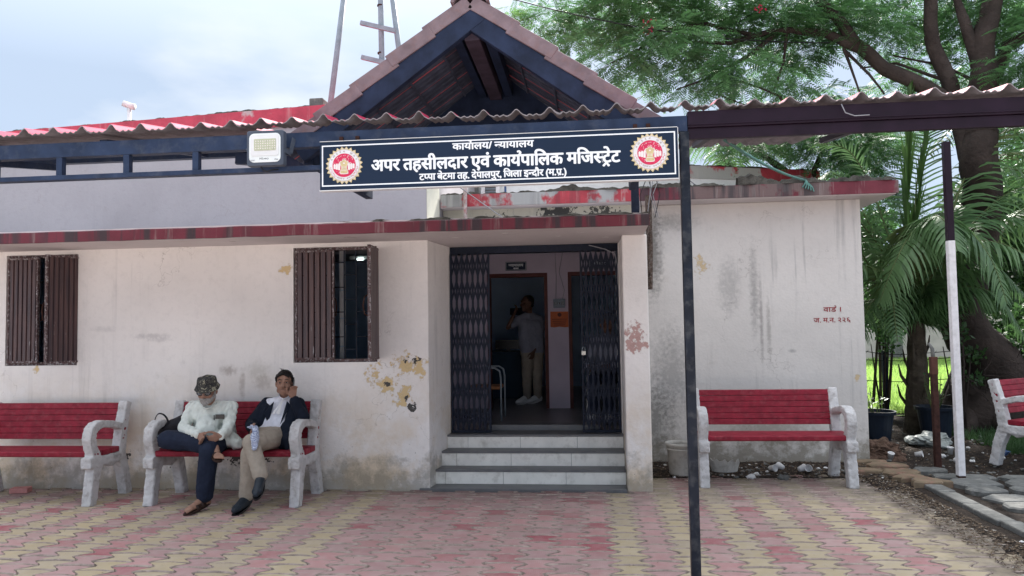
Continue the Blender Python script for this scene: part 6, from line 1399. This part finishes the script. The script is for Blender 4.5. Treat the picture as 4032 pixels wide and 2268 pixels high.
# potted plants
def pot(label, x, y, r, h, leafy):
    p = thing('flower_pot', label, 'flower pot', (x, y, 0)); b = MB()
    b.lathe([(.001, 0), (r*.72, 0), (r*.95, h*.90), (r*1.06, h*.90), (r*1.08, h), (r*.98, h), (r*.92, h*.9), (.001, h*.88)], (x, y, -.005), 26); b.build('tub', m_pot, p, smooth=False)
    b = MB(); b.lathe([(.001, h*.895), (r*.92, h*.89)], (x, y, 0), 20); b.build('potting_soil', m_soil, p)
    b = MB(); lb = MB()
    for i in range(leafy):
        a = rnd.uniform(0, 6.28); H_ = rnd.uniform(.1, .35) if leafy < 12 else rnd.uniform(.15, .5); q = Vector((x, y, h*.88)); e = q+Vector((math.cos(a)*.12, math.sin(a)*.12, H_))
        b.tube([q+Vector((math.cos(a)*.04, math.sin(a)*.04, 0)), e], [.006, .003], 5)
        for k in range(3): c = q.lerp(e, .4+.3*k); t = rnd.uniform(0, 6.28); d = Vector((math.cos(t), math.sin(t), .3))*.09; n = Vector((-math.sin(t), math.cos(t), 0))*.018; lb.add([c, c+d*.5+n, c+d, c+d*.5-n], [(0, 1, 2, 3)])
    o = b.build('stem', m_palmrib, p); tag(lb.build('leaves', m_leafB, p), kind='stuff')
pot('dark blue plastic flower pot close to the wing wall corner, with low weeds', 3.72, 10.15, .235, .40, 9)
pot('dark blue plastic flower pot behind the brown pipe post, with tall stems', 4.60, 10.45, .235, .42, 16)
# posts, barbed wire
bpst = thing('pipe_post', 'brown rusty pipe post standing left of the white post', 'post', (3.63, 8.25, 0))
b = MB(); b.box(3.605, 3.665, 8.22, 8.28, -.05, 1.18); b.build('shaft', m_rust, bpst, bevel=.006); b = MB(); b.box(3.602, 3.668, 8.217, 8.283, 1.00, 1.185); b.build('top_sleeve', M('brown_paint', (.10, .042, .032), .7, .2, 10, .2), bpst, bevel=.004)
b = MB(); b.tube([(3.63, 8.24, 1.17), (3.635, 8.26, 1.27), (3.61, 8.28, 1.33)], [.022, .02, .012], 8); b.build('bent_stub', m_stoneG, bpst, smooth=True)
fence = thing('barbed_wire_fence', 'barbed wire fence on dark iron posts at the edge of the grass', 'fence', (4.8, 12.4, 0))
for (x, y) in ((4.74, 12.45), (6.9, 12.3), (9.2, 12.2)): b = MB(); b.box(x-.035, x+.035, y-.035, y+.035, -.1, 1.08); b.build('post', m_gate, fence)
for z in (.95, .62, 1.05):
    b = MB(); pts = [(3.2+i*.25, 12.47-.02*i, z+.03*math.sin(i*.7)+(.2*(4.7-3.2-i*.25)/1.5 if z > 1 and i < 6 else 0)) for i in range(25)]; b.tube(pts, .006, 5)
    for p in pts: b.tube([(p[0]-.02, p[1], p[2]-.025), (p[0]+.02, p[1], p[2]+.025)], .004, 4)
    b.build('barbed_wire', m_wire, fence)

# ------------------------------------------------------------------ things behind and above the roof
rb = thing('rear_building', 'white building behind the wing with a peeling red and grey parapet', 'building', (1, 13.5, 0))
fp = [(-3.6, 10.75), (3.75, 13.35), (3.0, 16.5), (-4.5, 14.0)]
fp = [(-1.9, 11.2), (4.05, 13.35), (3.4, 16), (-2.5, 14)]
b = MB(); b.prism(fp, 'z', 2.5, 4.0); b.build('wall', m_wallW, rb)
fp2 = [(-1.92, 11.14), (4.12, 13.33), (3.45, 16.06), (-2.55, 14.06)]
b = MB(); b.prism(fp2, 'z', 4.0, 4.21); b.build('parapet', band_mat('peeled_rear_parapet', (.42, .04, .06), (.42, .40, .38), .0, 1., .49), rb)
ragged('mortar_cap', [(-1.9, 11.18, 4.21), (4.08, 13.36, 4.21)], .16, .02, m_moss, rb)
b = MB()
for x in (-1.55, -1.32): b.box(x-.03, x+.03, 11.10, 11.16, 3.1, 4.0)
b.build('window_frame', m_white, rb)
b = MB(); b.box(-1.52, -1.35, 11.13, 11.15, 3.1, 4.0); b.box(-1.85, -1.62, 11.12, 11.14, 3.1, 4.0); b.build('dark_opening', m_stoneG, rb)
for i in range(12): b = MB(); b.bar((-1.515, 11.11, 3.45+i*.045), (-1.355, 11.11, 3.45+i*.045), .03, .004, up=(0, .7, .7)); b.build('louvre_slat', m_steel, rb)
b = MB(); b.box(-1.22, -1.19, 11.1, 11.14, 3.1, 4.0); b.build('blue_trim', m_blue, rb)
dp = thing('drain_pipe', 'painted pipe rising through the slab left of the bare cement band', 'pipe', (-1.36, 8.30, 2.57))
b = MB(); b.tube([(-1.36, 8.27, SLT), (-1.36, 8.27, 3.8)], .022, 10); b.build('pipe', M('flaked_pipe_paint', (.62, .55, .53), .8, .3, 14, .3, dirt=(.35, .08, .08), dirt_amt=.9), dp, smooth=True)
dr = thing('rusty_drain', 'rusty stained drain with roots in the corner between pillar and wing wall', 'pipe', (.66, 7.9, 2.0))
b = MB(); b.tube([(.68, 8.0, 2.96), (.68, 7.98, 2.4), (.665, 7.96, 1.95)], .035, 8); b.tube([(.66, 7.93, 2.9), (.69, 7.93, 2.5), (.65, 7.93, 2.1)], .01, 5); b.tube([(.70, 7.93, 2.8), (.65, 7.93, 2.45), (.68, 7.93, 2.0)], .008, 5); b.build('pipe', M('rust_and_moss', (.10, .07, .055), .95, .6, 25, .9, 60, dirt=(.3, .27, .25), dirt_amt=.7, dist=.02), dr)
mast = thing('pipe_mast', 'tall galvanised pipe mast with short cross plates standing on the roof', 'mast', (-2.9, 9.5, 3.9))
for a, c in (((-3.14, 9.5, 6.4), (-3.47, 9.5, 3.93)), ((-2.69, 9.5, 7.2), (-2.655, 9.5, 3.93)), ((-2.60, 9.6, 6.6), (-2.30, 9.6, 3.93))): b = MB(); b.tube([c, a], .038, 12); b.build('pipe_leg', m_steel, mast, smooth=True)
for a, c in (((-2.94, 9.45, 5.67), (-2.46, 9.45, 5.53)), ((-2.93, 9.45, 5.20), (-2.44, 9.45, 5.06)), ((-2.93, 9.45, 4.74), (-2.42, 9.45, 4.60))): b = MB(); b.bar(a, c, .05, .055); b.build('cross_plate', m_steel, mast)
b = MB(); [b.tube([(-2.683+.0, 9.5, z), (-2.683, 9.5, z+.02)], .043, 12) for z in (5.9, 5.25)]; b.build('pipe_joint', m_rust, mast)
rbk = tag(MB().box(-.08, .08, -.1, .1, 0, .12).build('roof_block', m_stoneG, bevel=.012), 'small dark block on the parapet beside the mast foot', 'block'); rbk.location = (-2.98, 8.0, 4.055)
cc = thing('roof_pipe', 'thin white pipe with an elbow on top, far behind the left parapet', 'pipe', (-8.6, 13, 3.9))
b = MB(); b.tube([(-8.56, 13, 3.8), (-8.56, 13, 5.84)], .04, 10); b.build('pipe', m_white, cc, smooth=True); b = MB(); b.tube([(-8.66, 12.95, 5.90), (-8.56, 13, 5.86), (-8.46, 13.0, 5.83)], .06, 10); b.build('elbow', m_white, cc, smooth=True)
b = MB(); b.box(-9.6, -7.5, 12.6, 14, 3.0, 3.9); b.build('roof_house', m_wallC, cc)
def wire(pts, r, label, mat=None, sag=.0, cat='cable', name='cable'):
    a, c = Vector(pts[0]), Vector(pts[-1]); P_ = pts if len(pts) > 2 else [a.lerp(c, t/12)-Vector((0, 0, sag*4*(t/12)*(1-t/12))) for t in range(13)]
    b = MB(); b.tube(P_, r, 6); o = b.build(name, mat or m_wire, smooth=True); return tag(o, label, cat)
wire([(1.14, 6.2, 3.12), (2.43, 8.38, 3.14)], .014, 'green rope tied from the sheet roof to the wing parapet', m_rope, .05, 'rope', 'green_rope')
b = MB(); 
for k in range(5): b.tube([(2.43, 8.36, 3.14), (2.41+.02*k, 8.33, 3.09-.01*k), (2.38+.03*k, 8.32, 3.05-.012*k)], .008, 5)
tag(b.build('rope_knot', m_rope), 'green rope knot hanging on the wing parapet', 'rope')
wire([(-2.68, 9.5, 6.6), (3.95, 11, 5.62)], .008, 'thin black cable strung from the pipe mast to the big tree', None, .35)
wire([(-2.68, 9.5, 7.1), (1.25, 8.45, 3.14)], .006, 'thin grey cable running from the mast top down to the wing roof', m_wireg, .05)
wi = thing('cable_bundle', 'tangled loose cables hanging beside the rear post behind the signboard', 'cables', (.6, 7.2, 2.9))
for k in range(7):
    b = MB(); x = .52+.03*k; b.tube([(x, 7.0, 3.25), (x+rnd.uniform(-.06, .06), 7.0, 3.0), (x+rnd.uniform(-.08, .05), 7.0, 2.8), (x+rnd.uniform(-.03, .03), 7.0, 2.58)], .004, 5); b.build('loose_cable', m_wire if k % 2 else m_wireg, wi)
wire([(-1.66, 8.2, 3.35), (-.85, 8.25, 2.75), (-.4, 8.2, 2.60)], .006, 'thin cable crossing in front of the bare cement band', m_wireg)
wire([(.03, 7.77, 2.42), (.20, 7.75, 2.37), (.30, 7.76, 2.32), (.325, 7.74, 2.2), (.322, 7.74, 2.0)], .005, 'thin white cable looping down the upper right of the entrance', m_wireg)
wire([(1.45, 4.27, 2.81), (1.47, 4.27, 2.76), (1.52, 4.27, 2.74), (1.60, 4.27, 2.742)], .003, 'short loose end of string on the canopy beam', m_wireg, 0, 'string')
